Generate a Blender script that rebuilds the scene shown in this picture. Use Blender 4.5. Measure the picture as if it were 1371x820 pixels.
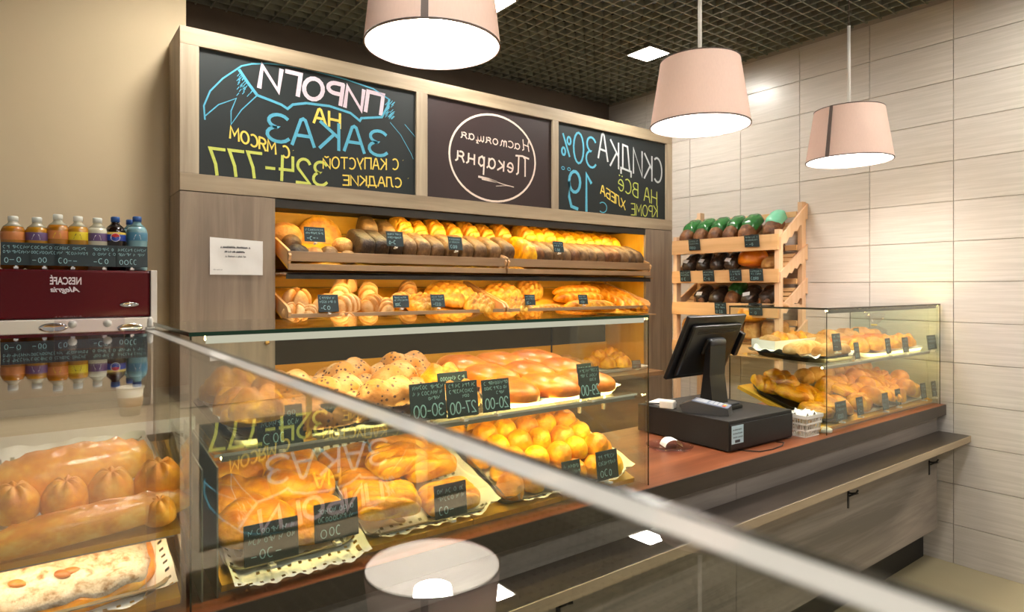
import bpy, bmesh, math, random
from mathutils import Vector, Matrix, noise as mnoise
for _o in list(bpy.data.objects): bpy.data.objects.remove(_o)
SC = bpy.context.scene
COL = SC.collection
PI = math.pi
# ------------------------------------------------------------------ camera
FPX, YAW, HZ, ZC = 851.2, 0.6442, 385.4, 1.45     # focal length in pixels of the 1371x820 frame, yaw, horizon row, eye height
cam = bpy.data.cameras.new('camera'); camo = bpy.data.objects.new('camera', cam); COL.objects.link(camo)
camo.location = (0, 0, ZC); camo.rotation_euler = (PI/2, 0, -YAW)
cam.sensor_fit = 'HORIZONTAL'; cam.sensor_width = 36; cam.lens = FPX/1371*36
cam.shift_y = -(410-HZ)/1371; cam.clip_start = 0.01
cam.dof.use_dof = True; cam.dof.focus_distance = 2.3; cam.dof.aperture_fstop = 9.0
SC.camera = camo
# ------------------------------------------------------------------ world, exposure
w = bpy.data.worlds.new('world'); SC.world = w; w.use_nodes = True
w.node_tree.nodes['Background'].inputs[0].default_value = (1.0, .94, .85, 1)
w.node_tree.nodes['Background'].inputs[1].default_value = 0.2
SC.view_settings.view_transform = 'Standard'; SC.view_settings.look = 'None'
SC.view_settings.exposure = 0.65; SC.view_settings.gamma = 1.0; SC.view_settings.use_curve_mapping = False
SC.cycles.use_denoising = True
SC.cycles.max_bounces = 10; SC.cycles.transparent_max_bounces = 40; SC.cycles.glossy_bounces = 5
SC.cycles.caustics_reflective = False; SC.cycles.caustics_refractive = False
SC.cycles.sample_clamp_indirect = 6.0
P_BULB, P_PANEL, P_NICHE, P_CASE = 95.0, 112.0, 32.0, 58.0     # emission strengths of the shop's lamps

# ------------------------------------------------------------------ pixel helpers (photo frame 1371x820)
SN, CS = math.sin(YAW), math.cos(YAW)
def ray(px, py):
    u = (px-686)/FPX; return (SN+u*CS, CS-u*SN, (HZ-py)/FPX)
def onx(px, py, x): a, b, d = ray(px, py); t = x/a; return Vector((x, b*t, ZC+d*t))
def ony(px, py, y): a, b, d = ray(px, py); t = y/b; return Vector((a*t, y, ZC+d*t))
def onz(px, py, z): a, b, d = ray(px, py); t = (z-ZC)/d; return Vector((a*t, b*t, z))
class Surf:                      # a shelf surface: front edge at (y0, z0), rising towards the back by 'tilt'
    def __init__(s, y0, z0, tilt): s.y0, s.z0, s.t = y0, z0, tilt; s.c, s.s = math.cos(tilt), math.sin(tilt)
    def pos(s, x, l, h=0): return Vector((x, s.y0+l*s.c-h*s.s, s.z0+l*s.s+h*s.c))
    def hit(s, px, py, h=0):     # (x, l) of the pixel's ray on the surface raised by h
        a, b, d = ray(px, py); y0, z0 = s.y0-h*s.s, s.z0+h*s.c
        t = (-(y0)*s.s + (z0-ZC)*s.c)/(d*s.c-b*s.s)
        return a*t, (b*t-y0)*s.c+(ZC+d*t-z0)*s.s

# ------------------------------------------------------------------ materials
MATS = {}
def newmat(name):
    m = bpy.data.materials.new(name); m.use_nodes = True; MATS[name] = m
    nt = m.node_tree; b = nt.nodes['Principled BSDF']; return m, nt, b
def N(nt, t, **kw):
    n = nt.nodes.new(t)
    for k, v in kw.items():
        if k in n.inputs.keys(): n.inputs[k].default_value = v
        else: setattr(n, k, v)
    return n
def rgb(h):      # sRGB 0..255 triple -> linear
    return tuple(((c/255)/12.92 if c/255 <= .04045 else ((c/255+.055)/1.055)**2.4) for c in h)+(1,)
def plain(name, c, rough=.5, metal=0, noise=0, nscale=30, bump=0, spec=None, alpha=None, trans=0):
    m, nt, b = newmat(name); c = rgb(c)
    b.inputs['Base Color'].default_value = c; b.inputs['Roughness'].default_value = rough; b.inputs['Metallic'].default_value = metal
    if spec is not None: b.inputs['Specular IOR Level'].default_value = spec
    if trans: b.inputs['Transmission Weight'].default_value = trans
    if noise or bump:
        tc = N(nt, 'ShaderNodeTexCoord'); nz = N(nt, 'ShaderNodeTexNoise', Scale=nscale, Detail=4.0)
        nt.links.new(tc.outputs['Object'], nz.inputs['Vector'])
        if noise:
            mx = N(nt, 'ShaderNodeMix', data_type='RGBA')
            mx.inputs['A'].default_value = tuple(min(1, k*(1-noise)) for k in c[:3])+(1,); mx.inputs['B'].default_value = tuple(min(1, k*(1+noise)) for k in c[:3])+(1,)
            nt.links.new(nz.outputs['Fac'], mx.inputs['Factor']); nt.links.new(mx.outputs['Result'], b.inputs['Base Color'])
        if bump:
            bp = N(nt, 'ShaderNodeBump', Strength=bump, Distance=.004); nt.links.new(nz.outputs['Fac'], bp.inputs['Height']); nt.links.new(bp.outputs['Normal'], b.inputs['Normal'])
    return m
def wood(name, c1, c2, axis='z', scale=1.0, rough=.5, knots=.35):
    m, nt, b = newmat(name)
    tc = N(nt, 'ShaderNodeTexCoord'); mp = N(nt, 'ShaderNodeMapping')
    st = {'x': (1.2, 22, 22), 'y': (22, 1.2, 22), 'z': (22, 22, 1.2)}[axis]
    mp.inputs['Scale'].default_value = tuple(k*scale for k in st)
    nt.links.new(tc.outputs['Object'], mp.inputs['Vector'])
    nz = N(nt, 'ShaderNodeTexNoise', Scale=1.0, Detail=6.0, Roughness=.62, Distortion=knots); nt.links.new(mp.outputs['Vector'], nz.inputs['Vector'])
    mp2 = N(nt, 'ShaderNodeMapping'); mp2.inputs['Scale'].default_value = tuple((k*.22 if k > 5 else k*.6)*scale for k in st); nt.links.new(tc.outputs['Object'], mp2.inputs['Vector'])
    n2 = N(nt, 'ShaderNodeTexNoise', Scale=1.0, Detail=3.0, Distortion=1.2); nt.links.new(mp2.outputs['Vector'], n2.inputs['Vector'])
    ad = N(nt, 'ShaderNodeMath', operation='ADD'); nt.links.new(nz.outputs['Fac'], ad.inputs[0]); nt.links.new(n2.outputs['Fac'], ad.inputs[1])
    cr = N(nt, 'ShaderNodeValToRGB'); cr.color_ramp.elements[0].position = .38; cr.color_ramp.elements[1].position = .64
    cr.color_ramp.elements[0].color = rgb(c1); cr.color_ramp.elements[1].color = rgb(c2)
    hf = N(nt, 'ShaderNodeMath', operation='MULTIPLY'); hf.inputs[1].default_value = .5; nt.links.new(ad.outputs[0], hf.inputs[0])
    nt.links.new(hf.outputs[0], cr.inputs['Fac']); nt.links.new(cr.outputs['Color'], b.inputs['Base Color'])
    b.inputs['Roughness'].default_value = rough
    bp = N(nt, 'ShaderNodeBump', Strength=.12, Distance=.002); nt.links.new(nz.outputs['Fac'], bp.inputs['Height']); nt.links.new(bp.outputs['Normal'], b.inputs['Normal'])
    return m
def bread(name, c1, c2, c3, scale=14, rough=.55, speck=None, speck_scale=90, bump=.6, cut=None, crust=None):
    m, nt, b = newmat(name)
    tc = N(nt, 'ShaderNodeTexCoord'); oi = N(nt, 'ShaderNodeObjectInfo')
    off = N(nt, 'ShaderNodeVectorMath', operation='SCALE'); off.inputs[0].default_value = (7, 3, 5); nt.links.new(oi.outputs['Random'], off.inputs['Scale'])
    av = N(nt, 'ShaderNodeVectorMath', operation='ADD'); nt.links.new(tc.outputs['Object'], av.inputs[0]); nt.links.new(off.outputs[0], av.inputs[1])
    nz = N(nt, 'ShaderNodeTexNoise', Scale=scale, Detail=5.0, Roughness=.6); nt.links.new(av.outputs[0], nz.inputs['Vector'])
    cr = N(nt, 'ShaderNodeValToRGB'); e = cr.color_ramp.elements
    e[0].position = .34; e[0].color = rgb(c1); e[1].position = .68; e[1].color = rgb(c3)
    k = e.new(.5); k.color = rgb(c2)
    nt.links.new(nz.outputs['Fac'], cr.inputs['Fac'])
    hs = N(nt, 'ShaderNodeHueSaturation'); mr = N(nt, 'ShaderNodeMapRange'); mr.inputs['To Min'].default_value = .82; mr.inputs['To Max'].default_value = 1.12
    nt.links.new(oi.outputs['Random'], mr.inputs['Value']); nt.links.new(mr.outputs['Result'], hs.inputs['Value']); nt.links.new(cr.outputs['Color'], hs.inputs['Color'])
    out = hs.outputs['Color']
    if cut:      # scored cuts show their own crust colour
        at = N(nt, 'ShaderNodeAttribute', attribute_name='cut'); mc = N(nt, 'ShaderNodeMix', data_type='RGBA'); mc.inputs['B'].default_value = rgb(cut)
        nt.links.new(at.outputs['Fac'], mc.inputs['Factor']); nt.links.new(out, mc.inputs['A']); out = mc.outputs['Result']
    if crust:    # the baked top is browner, in blotches
        at = N(nt, 'ShaderNodeAttribute', attribute_name='top'); nb = N(nt, 'ShaderNodeTexNoise', Scale=scale*2.2, Detail=4.0); nt.links.new(av.outputs[0], nb.inputs['Vector'])
        sm = N(nt, 'ShaderNodeMath', operation='MULTIPLY_ADD'); nt.links.new(nb.outputs['Fac'], sm.inputs[0]); sm.inputs[1].default_value = 1.3; nt.links.new(at.outputs['Fac'], sm.inputs[2])
        mr2 = N(nt, 'ShaderNodeMapRange'); mr2.inputs['From Min'].default_value = 1.2; mr2.inputs['From Max'].default_value = 1.85; mr2.inputs['To Max'].default_value = .85; nt.links.new(sm.outputs[0], mr2.inputs['Value'])
        mc = N(nt, 'ShaderNodeMix', data_type='RGBA'); mc.inputs['B'].default_value = rgb(crust); nt.links.new(mr2.outputs['Result'], mc.inputs['Factor']); nt.links.new(out, mc.inputs['A']); out = mc.outputs['Result']
    if speck:
        vo = N(nt, 'ShaderNodeTexVoronoi', Scale=speck_scale); nt.links.new(av.outputs[0], vo.inputs['Vector'])
        lt = N(nt, 'ShaderNodeMath', operation='LESS_THAN'); lt.inputs[1].default_value = .27; nt.links.new(vo.outputs['Distance'], lt.inputs[0])
        mx = N(nt, 'ShaderNodeMix', data_type='RGBA'); mx.inputs['B'].default_value = rgb(speck)
        nt.links.new(lt.outputs[0], mx.inputs['Factor']); nt.links.new(out, mx.inputs['A']); out = mx.outputs['Result']
    nt.links.new(out, b.inputs['Base Color']); b.inputs['Roughness'].default_value = rough
    n3 = N(nt, 'ShaderNodeTexNoise', Scale=scale*5, Detail=3.0); nt.links.new(av.outputs[0], n3.inputs['Vector'])
    bp = N(nt, 'ShaderNodeBump', Strength=bump, Distance=.007); nt.links.new(n3.outputs['Fac'], bp.inputs['Height']); nt.links.new(bp.outputs['Normal'], b.inputs['Normal'])
    return m
def emit(name, c, s):
    m = bpy.data.materials.new(name); m.use_nodes = True; MATS[name] = m; nt = m.node_tree
    nt.nodes.remove(nt.nodes['Principled BSDF']); e = N(nt, 'ShaderNodeEmission'); e.inputs[0].default_value = rgb(c); e.inputs[1].default_value = s
    nt.links.new(e.outputs[0], nt.nodes['Material Output'].inputs[0]); return m
def glass(name, tint=(246, 250, 246), ior=1.5):      # clear sheet glass: every face reflects by Fresnel and passes the rest straight on
    m = bpy.data.materials.new(name); m.use_nodes = True; MATS[name] = m; nt = m.node_tree
    nt.nodes.remove(nt.nodes['Principled BSDF'])
    geo = N(nt, 'ShaderNodeNewGeometry'); mr = N(nt, 'ShaderNodeMapRange'); mr.inputs['To Min'].default_value = ior; mr.inputs['To Max'].default_value = 1/ior
    nt.links.new(geo.outputs['Backfacing'], mr.inputs['Value'])
    fr = N(nt, 'ShaderNodeFresnel'); nt.links.new(mr.outputs['Result'], fr.inputs['IOR'])
    tr = N(nt, 'ShaderNodeBsdfTransparent'); tr.inputs[0].default_value = rgb(tint)
    gl = N(nt, 'ShaderNodeBsdfGlossy'); gl.inputs['Roughness'].default_value = 0.0; gl.inputs[0].default_value = (1, 1, 1, 1)
    mx = N(nt, 'ShaderNodeMixShader'); nt.links.new(fr.outputs[0], mx.inputs[0]); nt.links.new(tr.outputs[0], mx.inputs[1]); nt.links.new(gl.outputs[0], mx.inputs[2])
    nt.links.new(mx.outputs[0], nt.nodes['Material Output'].inputs[0]); return m
def shade_mat(name, c):      # lampshade fabric: part of the light comes through
    m = bpy.data.materials.new(name); m.use_nodes = True; MATS[name] = m; nt = m.node_tree
    nt.nodes.remove(nt.nodes['Principled BSDF'])
    tc = N(nt, 'ShaderNodeTexCoord'); mp = N(nt, 'ShaderNodeMapping'); mp.inputs['Scale'].default_value = (300, 300, 40)
    nt.links.new(tc.outputs['Object'], mp.inputs[0]); nz = N(nt, 'ShaderNodeTexNoise', Scale=1.0, Detail=2.0); nt.links.new(mp.outputs[0], nz.inputs['Vector'])
    mxc = N(nt, 'ShaderNodeMix', data_type='RGBA'); cc = rgb(c); mxc.inputs['A'].default_value = tuple(k*.9 for k in cc[:3])+(1,); mxc.inputs['B'].default_value = tuple(min(1, k*1.08) for k in cc[:3])+(1,)
    nt.links.new(nz.outputs['Fac'], mxc.inputs['Factor'])
    d = N(nt, 'ShaderNodeBsdfDiffuse'); t = N(nt, 'ShaderNodeBsdfTranslucent'); mx = N(nt, 'ShaderNodeMixShader'); mx.inputs[0].default_value = .42
    nt.links.new(mxc.outputs['Result'], d.inputs[0]); t.inputs[0].default_value = rgb((255, 222, 204))
    nt.links.new(d.outputs[0], mx.inputs[1]); nt.links.new(t.outputs[0], mx.inputs[2]); nt.links.new(mx.outputs[0], nt.nodes['Material Output'].inputs[0]); return m
def tile_mat(name, c1, c2):
    m, nt, b = newmat(name)
    tc = N(nt, 'ShaderNodeTexCoord'); mp = N(nt, 'ShaderNodeMapping'); mp.inputs['Scale'].default_value = (4, 4, 130); nt.links.new(tc.outputs['Object'], mp.inputs[0])
    oi = N(nt, 'ShaderNodeObjectInfo'); ad = N(nt, 'ShaderNodeVectorMath', operation='ADD'); nt.links.new(mp.outputs[0], ad.inputs[0]); nt.links.new(oi.outputs['Location'], ad.inputs[1])
    nz = N(nt, 'ShaderNodeTexNoise', Scale=1.0, Detail=4.0, Distortion=.4); nt.links.new(ad.outputs[0], nz.inputs['Vector'])
    cr = N(nt, 'ShaderNodeValToRGB'); cr.color_ramp.elements[0].position = .35; cr.color_ramp.elements[1].position = .65
    cr.color_ramp.elements[0].color = rgb(c1); cr.color_ramp.elements[1].color = rgb(c2); nt.links.new(nz.outputs['Fac'], cr.inputs[0]); nt.links.new(cr.outputs[0], b.inputs['Base Color'])
    b.inputs['Roughness'].default_value = .28
    bp = N(nt, 'ShaderNodeBump', Strength=.08, Distance=.002); nt.links.new(nz.outputs['Fac'], bp.inputs['Height']); nt.links.new(bp.outputs['Normal'], b.inputs['Normal'])
    return m
plain('wall_beige', (214, 194, 160), .8, noise=.04, nscale=3)
plain('wall_dark', (104, 92, 80), .8, noise=.06, nscale=5)
tile_mat('tile', (203, 195, 186), (216, 208, 200)); plain('grout', (182, 172, 160), .9)
plain('floor', (168, 156, 124), .35, noise=.08, nscale=6)
plain('plenum', (14, 14, 13), .9); plain('slat', (122, 124, 114), .5)
wood('oak', (148, 132, 112), (188, 172, 148), 'z'); wood('oak_h', (140, 123, 100), (180, 162, 136), 'x')
wood('oak_dark', (126, 110, 94), (160, 142, 122), 'z', knots=.8)
wood('grey_wood', (116, 110, 104), (172, 162, 154), 'x', .7, knots=1.2)
wood('dark_wood', (44, 38, 34), (68, 58, 50), 'x', rough=.35)
wood('worktop', (108, 58, 36), (156, 92, 60), 'x', rough=.3)
wood('brown_wood', (112, 84, 58), (142, 110, 78), 'x')
wood('pine', (226, 162, 34), (246, 190, 66), 'x', knots=.7); wood('pine_z', (226, 162, 36), (244, 188, 66), 'z', knots=.6)
wood('crate_wood', (140, 110, 80), (176, 144, 108), 'x'); wood('rack_wood', (218, 176, 136), (238, 204, 168), 'z'); wood('rack_wood_y', (208, 160, 106), (232, 190, 138), 'y')
plain('chalkboard', (15, 25, 27), .6, noise=.3, nscale=6); plain('brown_sign', (44, 28, 28), .5)
plain('tag', (26, 44, 48), .6, noise=.15, nscale=40)
for n_, c_ in (('chalk_white', (226, 214, 218)), ('chalk_pink', (214, 196, 208)), ('chalk_blue', (88, 168, 198)), ('chalk_yellow', (232, 206, 96)), ('chalk_lime', (196, 204, 100)), ('chalk_grey', (190, 194, 196)), ('chalk_cyan', (160, 204, 208)), ('sign_cream', (226, 208, 196))):
    plain(n_, c_, .85, noise=.18, nscale=120)
glass('glass'); glass('coated_glass', (250, 252, 250), 1.28); glass('acrylic', (250, 246, 250)); plain('glass_edge', (24, 60, 40), .15); plain('glass_edge_dark', (46, 44, 30), .2)
plain('frosted', (238, 234, 226), .6); MATS['frosted'].node_tree.nodes['Principled BSDF'].inputs['Coat Weight'].default_value = 1.0
plain('black_plastic', (20, 21, 24), .35); plain('black_matte', (24, 22, 21), .6, noise=.1, nscale=200); plain('niche_black', (40, 36, 30), .7)
plain('dark_grey', (58, 60, 66), .4); plain('blue_grey', (120, 132, 156), .4); plain('key_red', (214, 70, 50), .5); plain('key_yellow', (220, 190, 60), .5); plain('key_grey', (186, 190, 198), .5)
plain('white_plastic', (226, 222, 214), .4); plain('paper', (236, 234, 230), .8, noise=.02, bump=.2, nscale=25); plain('paper_blue', (176, 204, 216), .7)
plain('ink', (60, 60, 66), .8); plain('steel', (170, 166, 158), .3, metal=.9); plain('chrome', (220, 220, 220), .12, metal=1); plain('tray_dark', (52, 50, 44), .35, metal=.5); plain('brass', (200, 160, 90), .3, metal=.9)
plain('parchment', (222, 208, 184), .7, noise=.05, nscale=12, bump=.3); plain('tray_steel', (150, 146, 128), .3, metal=.7)
plain('machine_red', (80, 8, 16), .25, spec=.3); plain('machine_white', (214, 208, 198), .35)
plain('rubber', (18, 18, 18), .8)
bread('rye', (30, 20, 12), (52, 35, 21), (82, 58, 34), scale=22); bread('rye_tan', (82, 58, 34), (112, 82, 50), (146, 112, 72), scale=22)
bread('golden', (176, 100, 0), (220, 144, 4), (240, 176, 30), rough=.4, cut=(240, 190, 80), crust=(158, 80, 4)); bread('pale', (160, 104, 40), (198, 146, 76), (222, 180, 112), scale=16, crust=(170, 104, 40))
bread('yellow', (204, 128, 0), (240, 174, 0), (252, 202, 20), rough=.4, cut=(180, 104, 0), crust=(192, 112, 0), scale=20); bread('orange', (200, 100, 0), (228, 126, 8), (242, 156, 34), rough=.3, scale=12, bump=.25, crust=(178, 78, 2))
bread('pinkish', (176, 110, 50), (208, 148, 92), (228, 180, 128), speck=(84, 46, 26), speck_scale=85, cut=(190, 120, 30)); bread('brown', (74, 42, 18), (106, 64, 28), (142, 92, 46), scale=22)
bread('pie', (222, 130, 12), (248, 170, 38), (255, 206, 100), scale=22, rough=.22, bump=.12, cut=(140, 66, 8), crust=(214, 118, 22)); bread('pie_hole', (96, 50, 18), (140, 78, 26), (188, 116, 44))
bread('sugar', (140, 104, 66), (226, 214, 196), (246, 242, 236), scale=42, rough=.85); bread('jam', (130, 66, 20), (170, 100, 36), (200, 132, 60), rough=.3)
bread('flour', (176, 116, 52), (214, 172, 116), (234, 206, 160), scale=10, rough=.8, cut=(186, 122, 50))
plain('bag_green', (46, 104, 50), .25, noise=.5, nscale=40); plain('bag_dark', (56, 44, 36), .2, noise=.8, nscale=45); plain('bag_teal', (120, 196, 160), .25)
plain('pet_amber', (164, 104, 20), .12, spec=.7); plain('pet_yellow', (170, 120, 26), .12, spec=.7); plain('pet_clear', (196, 192, 170), .12, spec=.7); plain('cola', (24, 12, 8), .1, spec=.7); plain('pet_blue', (112, 150, 156), .1, spec=.8)
for n_, c_ in (('cap_white', (228, 232, 226)), ('cap_blue', (40, 84, 150)), ('lab_orange', (206, 130, 70)), ('lab_yellow', (226, 206, 40)), ('lab_purple', (98, 74, 120)), ('lab_blue', (34, 66, 160)), ('lab_red', (200, 44, 40)), ('lab_white', (226, 226, 230)), ('lab_teal', (64, 120, 150))):
    plain(n_, c_, .4)
shade_mat('shade', (242, 222, 212)); plain('shade_lining', (240, 236, 230), .7); plain('shade_trim', (92, 76, 70), .6)
emit('bulb', (255, 247, 240), P_BULB); emit('panel', (255, 249, 238), P_PANEL); emit('led_warm', (255, 220, 140), P_NICHE*1.9); emit('led_warm_low', (255, 220, 140), P_NICHE*.8); emit('led_case', (255, 228, 160), P_CASE); emit('led_low', (255, 222, 140), P_CASE*1.7); emit('led_soft', (255, 244, 222), .42); emit('led_tart_fill', (255, 236, 196), P_CASE*.34); emit('led_right', (255, 222, 140), P_CASE*.62)

# ------------------------------------------------------------------ mesh helpers
class MB:
    def __init__(s): s.v, s.f = [], []
    def add(s, vs, fs):
        o = len(s.v); s.v += [tuple(v) for v in vs]; s.f += [tuple(i+o for i in f) for f in fs]; return s
    def box(s, x0, x1, y0, y1, z0, z1, M=None):
        vs = [Vector(p) for p in ((x0,y0,z0),(x1,y0,z0),(x1,y1,z0),(x0,y1,z0),(x0,y0,z1),(x1,y0,z1),(x1,y1,z1),(x0,y1,z1))]
        if M: vs = [M @ p for p in vs]
        return s.add(vs, ((0,3,2,1),(4,5,6,7),(0,1,5,4),(1,2,6,5),(2,3,7,6),(3,0,4,7)))
    def rbox(s, x0, x1, y0, y1, z0, z1, b, M=None):     # bevelled box
        bm = bmesh.new(); bmesh.ops.create_cube(bm, size=1)
        for v in bm.verts: v.co = Vector((x0+(v.co.x+.5)*(x1-x0), y0+(v.co.y+.5)*(y1-y0), z0+(v.co.z+.5)*(z1-z0)))
        bmesh.ops.bevel(bm, geom=bm.edges[:], offset=b, segments=2, profile=.6, affect='EDGES')
        bm.verts.index_update(); s.add([(M @ v.co) if M else v.co for v in bm.verts], [[v.index for v in f.verts] for f in bm.faces]); bm.free(); return s
    def prism(s, pts, axis, a0, a1):      # polygon in the two other axes, extruded along axis
        n = len(pts)
        def mk(p, a): return {'x': (a, p[0], p[1]), 'y': (p[0], a, p[1]), 'z': (p[0], p[1], a)}[axis]
        vs = [mk(p, a0) for p in pts]+[mk(p, a1) for p in pts]
        return s.add(vs, [tuple(range(n))[::-1], tuple(range(n, 2*n))]+[(i, (i+1) % n, (i+1) % n+n, i+n) for i in range(n)])
    def lathe(s, prof, n=24, c=(0, 0, 0), cap=True, M=None):
        vs = []
        for r, z in prof:
            for k in range(n):
                p = Vector((c[0]+r*math.cos(2*PI*k/n), c[1]+r*math.sin(2*PI*k/n), c[2]+z)); vs.append(M @ p if M else p)
        fs = [(i*n+k, i*n+(k+1) % n, (i+1)*n+(k+1) % n, (i+1)*n+k) for i in range(len(prof)-1) for k in range(n)]
        if cap: fs += [tuple(range(n))[::-1], tuple(range((len(prof)-1)*n, len(prof)*n))]
        return s.add(vs, fs)
    def tube(s, pts, r, n=8):
        pts = [Vector(p) for p in pts]; vs = []
        for i, p in enumerate(pts):
            d = (pts[min(i+1, len(pts)-1)]-pts[max(i-1, 0)]).normalized()
            a = d.cross(Vector((0, 0, 1))) if abs(d.z) < .95 else d.cross(Vector((1, 0, 0))); a.normalize(); b = d.cross(a)
            vs += [p+a*(r*math.cos(2*PI*k/n))+b*(r*math.sin(2*PI*k/n)) for k in range(n)]
        fs = [(i*n+k, i*n+(k+1) % n, (i+1)*n+(k+1) % n, (i+1)*n+k) for i in range(len(pts)-1) for k in range(n)]
        fs += [tuple(range(n))[::-1], tuple(range((len(pts)-1)*n, len(pts)*n))]
        return s.add(vs, fs)
    def mesh(s, name, mat, smooth=False):
        me = bpy.data.meshes.new(name); me.from_pydata(s.v, [], s.f); me.materials.append(MATS[mat])
        bm = bmesh.new(); bm.from_mesh(me); bmesh.ops.recalc_face_normals(bm, faces=bm.faces[:]); bm.to_mesh(me); bm.free()
        if smooth: me.polygons.foreach_set('use_smooth', [True]*len(me.polygons))
        me.update(); return me
    def obj(s, name, mat, parent=None, smooth=False): return link(name, s.mesh(name, mat, smooth), parent)
def link(name, data, parent=None):
    o = bpy.data.objects.new(name, data); COL.objects.link(o)
    if parent is not None: o.parent = parent
    return o
def tag(o, label, cat, group=None):
    o['label'] = label; o['category'] = cat
    if group: o['group'] = group
    return o
def thing(name, label, cat, loc=(0, 0, 0), rot=(0, 0, 0), group=None):
    o = link(name, None); o.rotation_mode = 'ZYX'; o.location = loc; o.rotation_euler = rot; return tag(o, label, cat, group)
def struct(name, mb, mat, parent=None):
    o = mb.obj(name, mat, parent)
    if parent is None: o['kind'] = 'structure'
    return o
def B(*a): return MB().box(*a)
def put(name, label, cat, me, loc, rot=(0, 0, 0), group=None, sc=1):
    o = link(name, me); o.rotation_mode = 'ZYX'; o.location = loc; o.rotation_euler = rot
    o.scale = (sc, sc, sc) if isinstance(sc, (int, float)) else sc
    return tag(o, label, cat, group)
ORD = ['first', 'second', 'third', 'fourth', 'fifth', 'sixth', 'seventh', 'eighth', 'ninth', 'tenth', 'eleventh', 'twelfth', 'thirteenth', 'fourteenth', 'fifteenth', 'sixteenth', 'seventeenth', 'eighteenth', 'nineteenth', 'twentieth']
R = random.Random(7)
# ================================================================== THE ROOM
XW, YB, YL, ZCE = 3.866, 3.785, 3.40, 2.984      # right tile wall, dark back wall, beige wall, grid ceiling
struct('floor', B(-4, XW+.15, -4, YB+.15, -.05, 0), 'floor')
wr = struct('wall_right', B(XW+.004, XW+.15, -1.5, YB+.15, 0, 3.4), 'grout')
struct('wall_back', B(.585, XW, YB, YB+.12, 0, 3.4), 'wall_dark')
struct('wall_left', B(-4, .585, YL, YB+.12, 0, 3.4), 'wall_beige')
ce = struct('ceiling', B(-4, XW, -4, YB+.1, 3.4, 3.45), 'plenum')
TW, TH, G = .42, .2125, .003                     # wall tiles
tmesh = MB().rbox(-.004, .006, 0, TW-G, 0, TH-G, .0012).mesh('tile', 'tile')
for i in range(-2, 6):
    for k in range(0, 15):
        y, z = 1.28+TW*i, -.005+TH*k
        if z > ZCE-.05: continue
        if y > 3.12 and z+TH < 2.55: continue
        if y+TW > YB+.02 or z < 0:
            y1, z0 = min(y+TW-G, YB), max(z, 0)
            if y1-y < .02: continue
            o = MB().rbox(-.004, .006, 0, y1-y, 0, z+TH-G-z0, .0012).obj('tile', 'tile', wr); o.location = (XW, y, z0)
        else:
            o = link('tile', tmesh, wr); o.location = (XW, y, z)
CELL = .0785
sx = B(-1.7, XW, -.004, .004, 0, .032).mesh('slat', 'slat'); sy = B(-.004, .004, -.7, YB, 0, .0316).mesh('slat', 'slat')
k = 0
while YB-.03-CELL*k > -.7: o = link('slat', sx, ce); o.location = (0, YB-.03-CELL*k, ZCE); k += 1
k = 0
while XW-.03-CELL*k > -1.7: o = link('slat', sy, ce); o.location = (XW-.03-CELL*k, 0, ZCE+.0002); k += 1
# recessed square lamps in the grid; those after the second are added fill
LP = [(3.2, 2.78, 'square white ceiling lamp in the grid above the tile wall corner'), (1.95, 2.78, 'square white ceiling lamp half hidden behind the nearest pendant shade'),
      (.7, 2.78, 'unseen square fill lamp added in the ceiling above the beige wall'), (.7, 1.15, 'unseen square fill lamp added in the ceiling above the glass case'), (1.95, .6, 'unseen square fill lamp added in the ceiling above the customer side'),
      (.7, -1.2, 'unseen square fill lamp added behind the foreground case, left of three'), (1.95, -1.2, 'unseen square fill lamp added behind the foreground case, middle of three'), (3.2, -1.2, 'unseen square fill lamp added behind the foreground case, right of three'),
      (3.2, .6, 'unseen square fill lamp added nearest the tile wall, customer side')]
for x, y, l in LP:
    t = thing('ceiling_lamp', l, 'ceiling lamp', (x, y, ZCE), group='square lamps in the grid ceiling')
    f = MB(); h = .105
    for a in ((-h, h, -h, -h+.012), (-h, h, h-.012, h), (-h, -h+.012, -h+.012, h-.012), (h-.012, h, -h+.012, h-.012)): f.box(*a, -.012, .05)
    f.obj('frame', 'steel', t); B(-h+.012, h-.012, -h+.012, h-.012, -.004, .004).obj('diffuser', 'panel', t)

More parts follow.
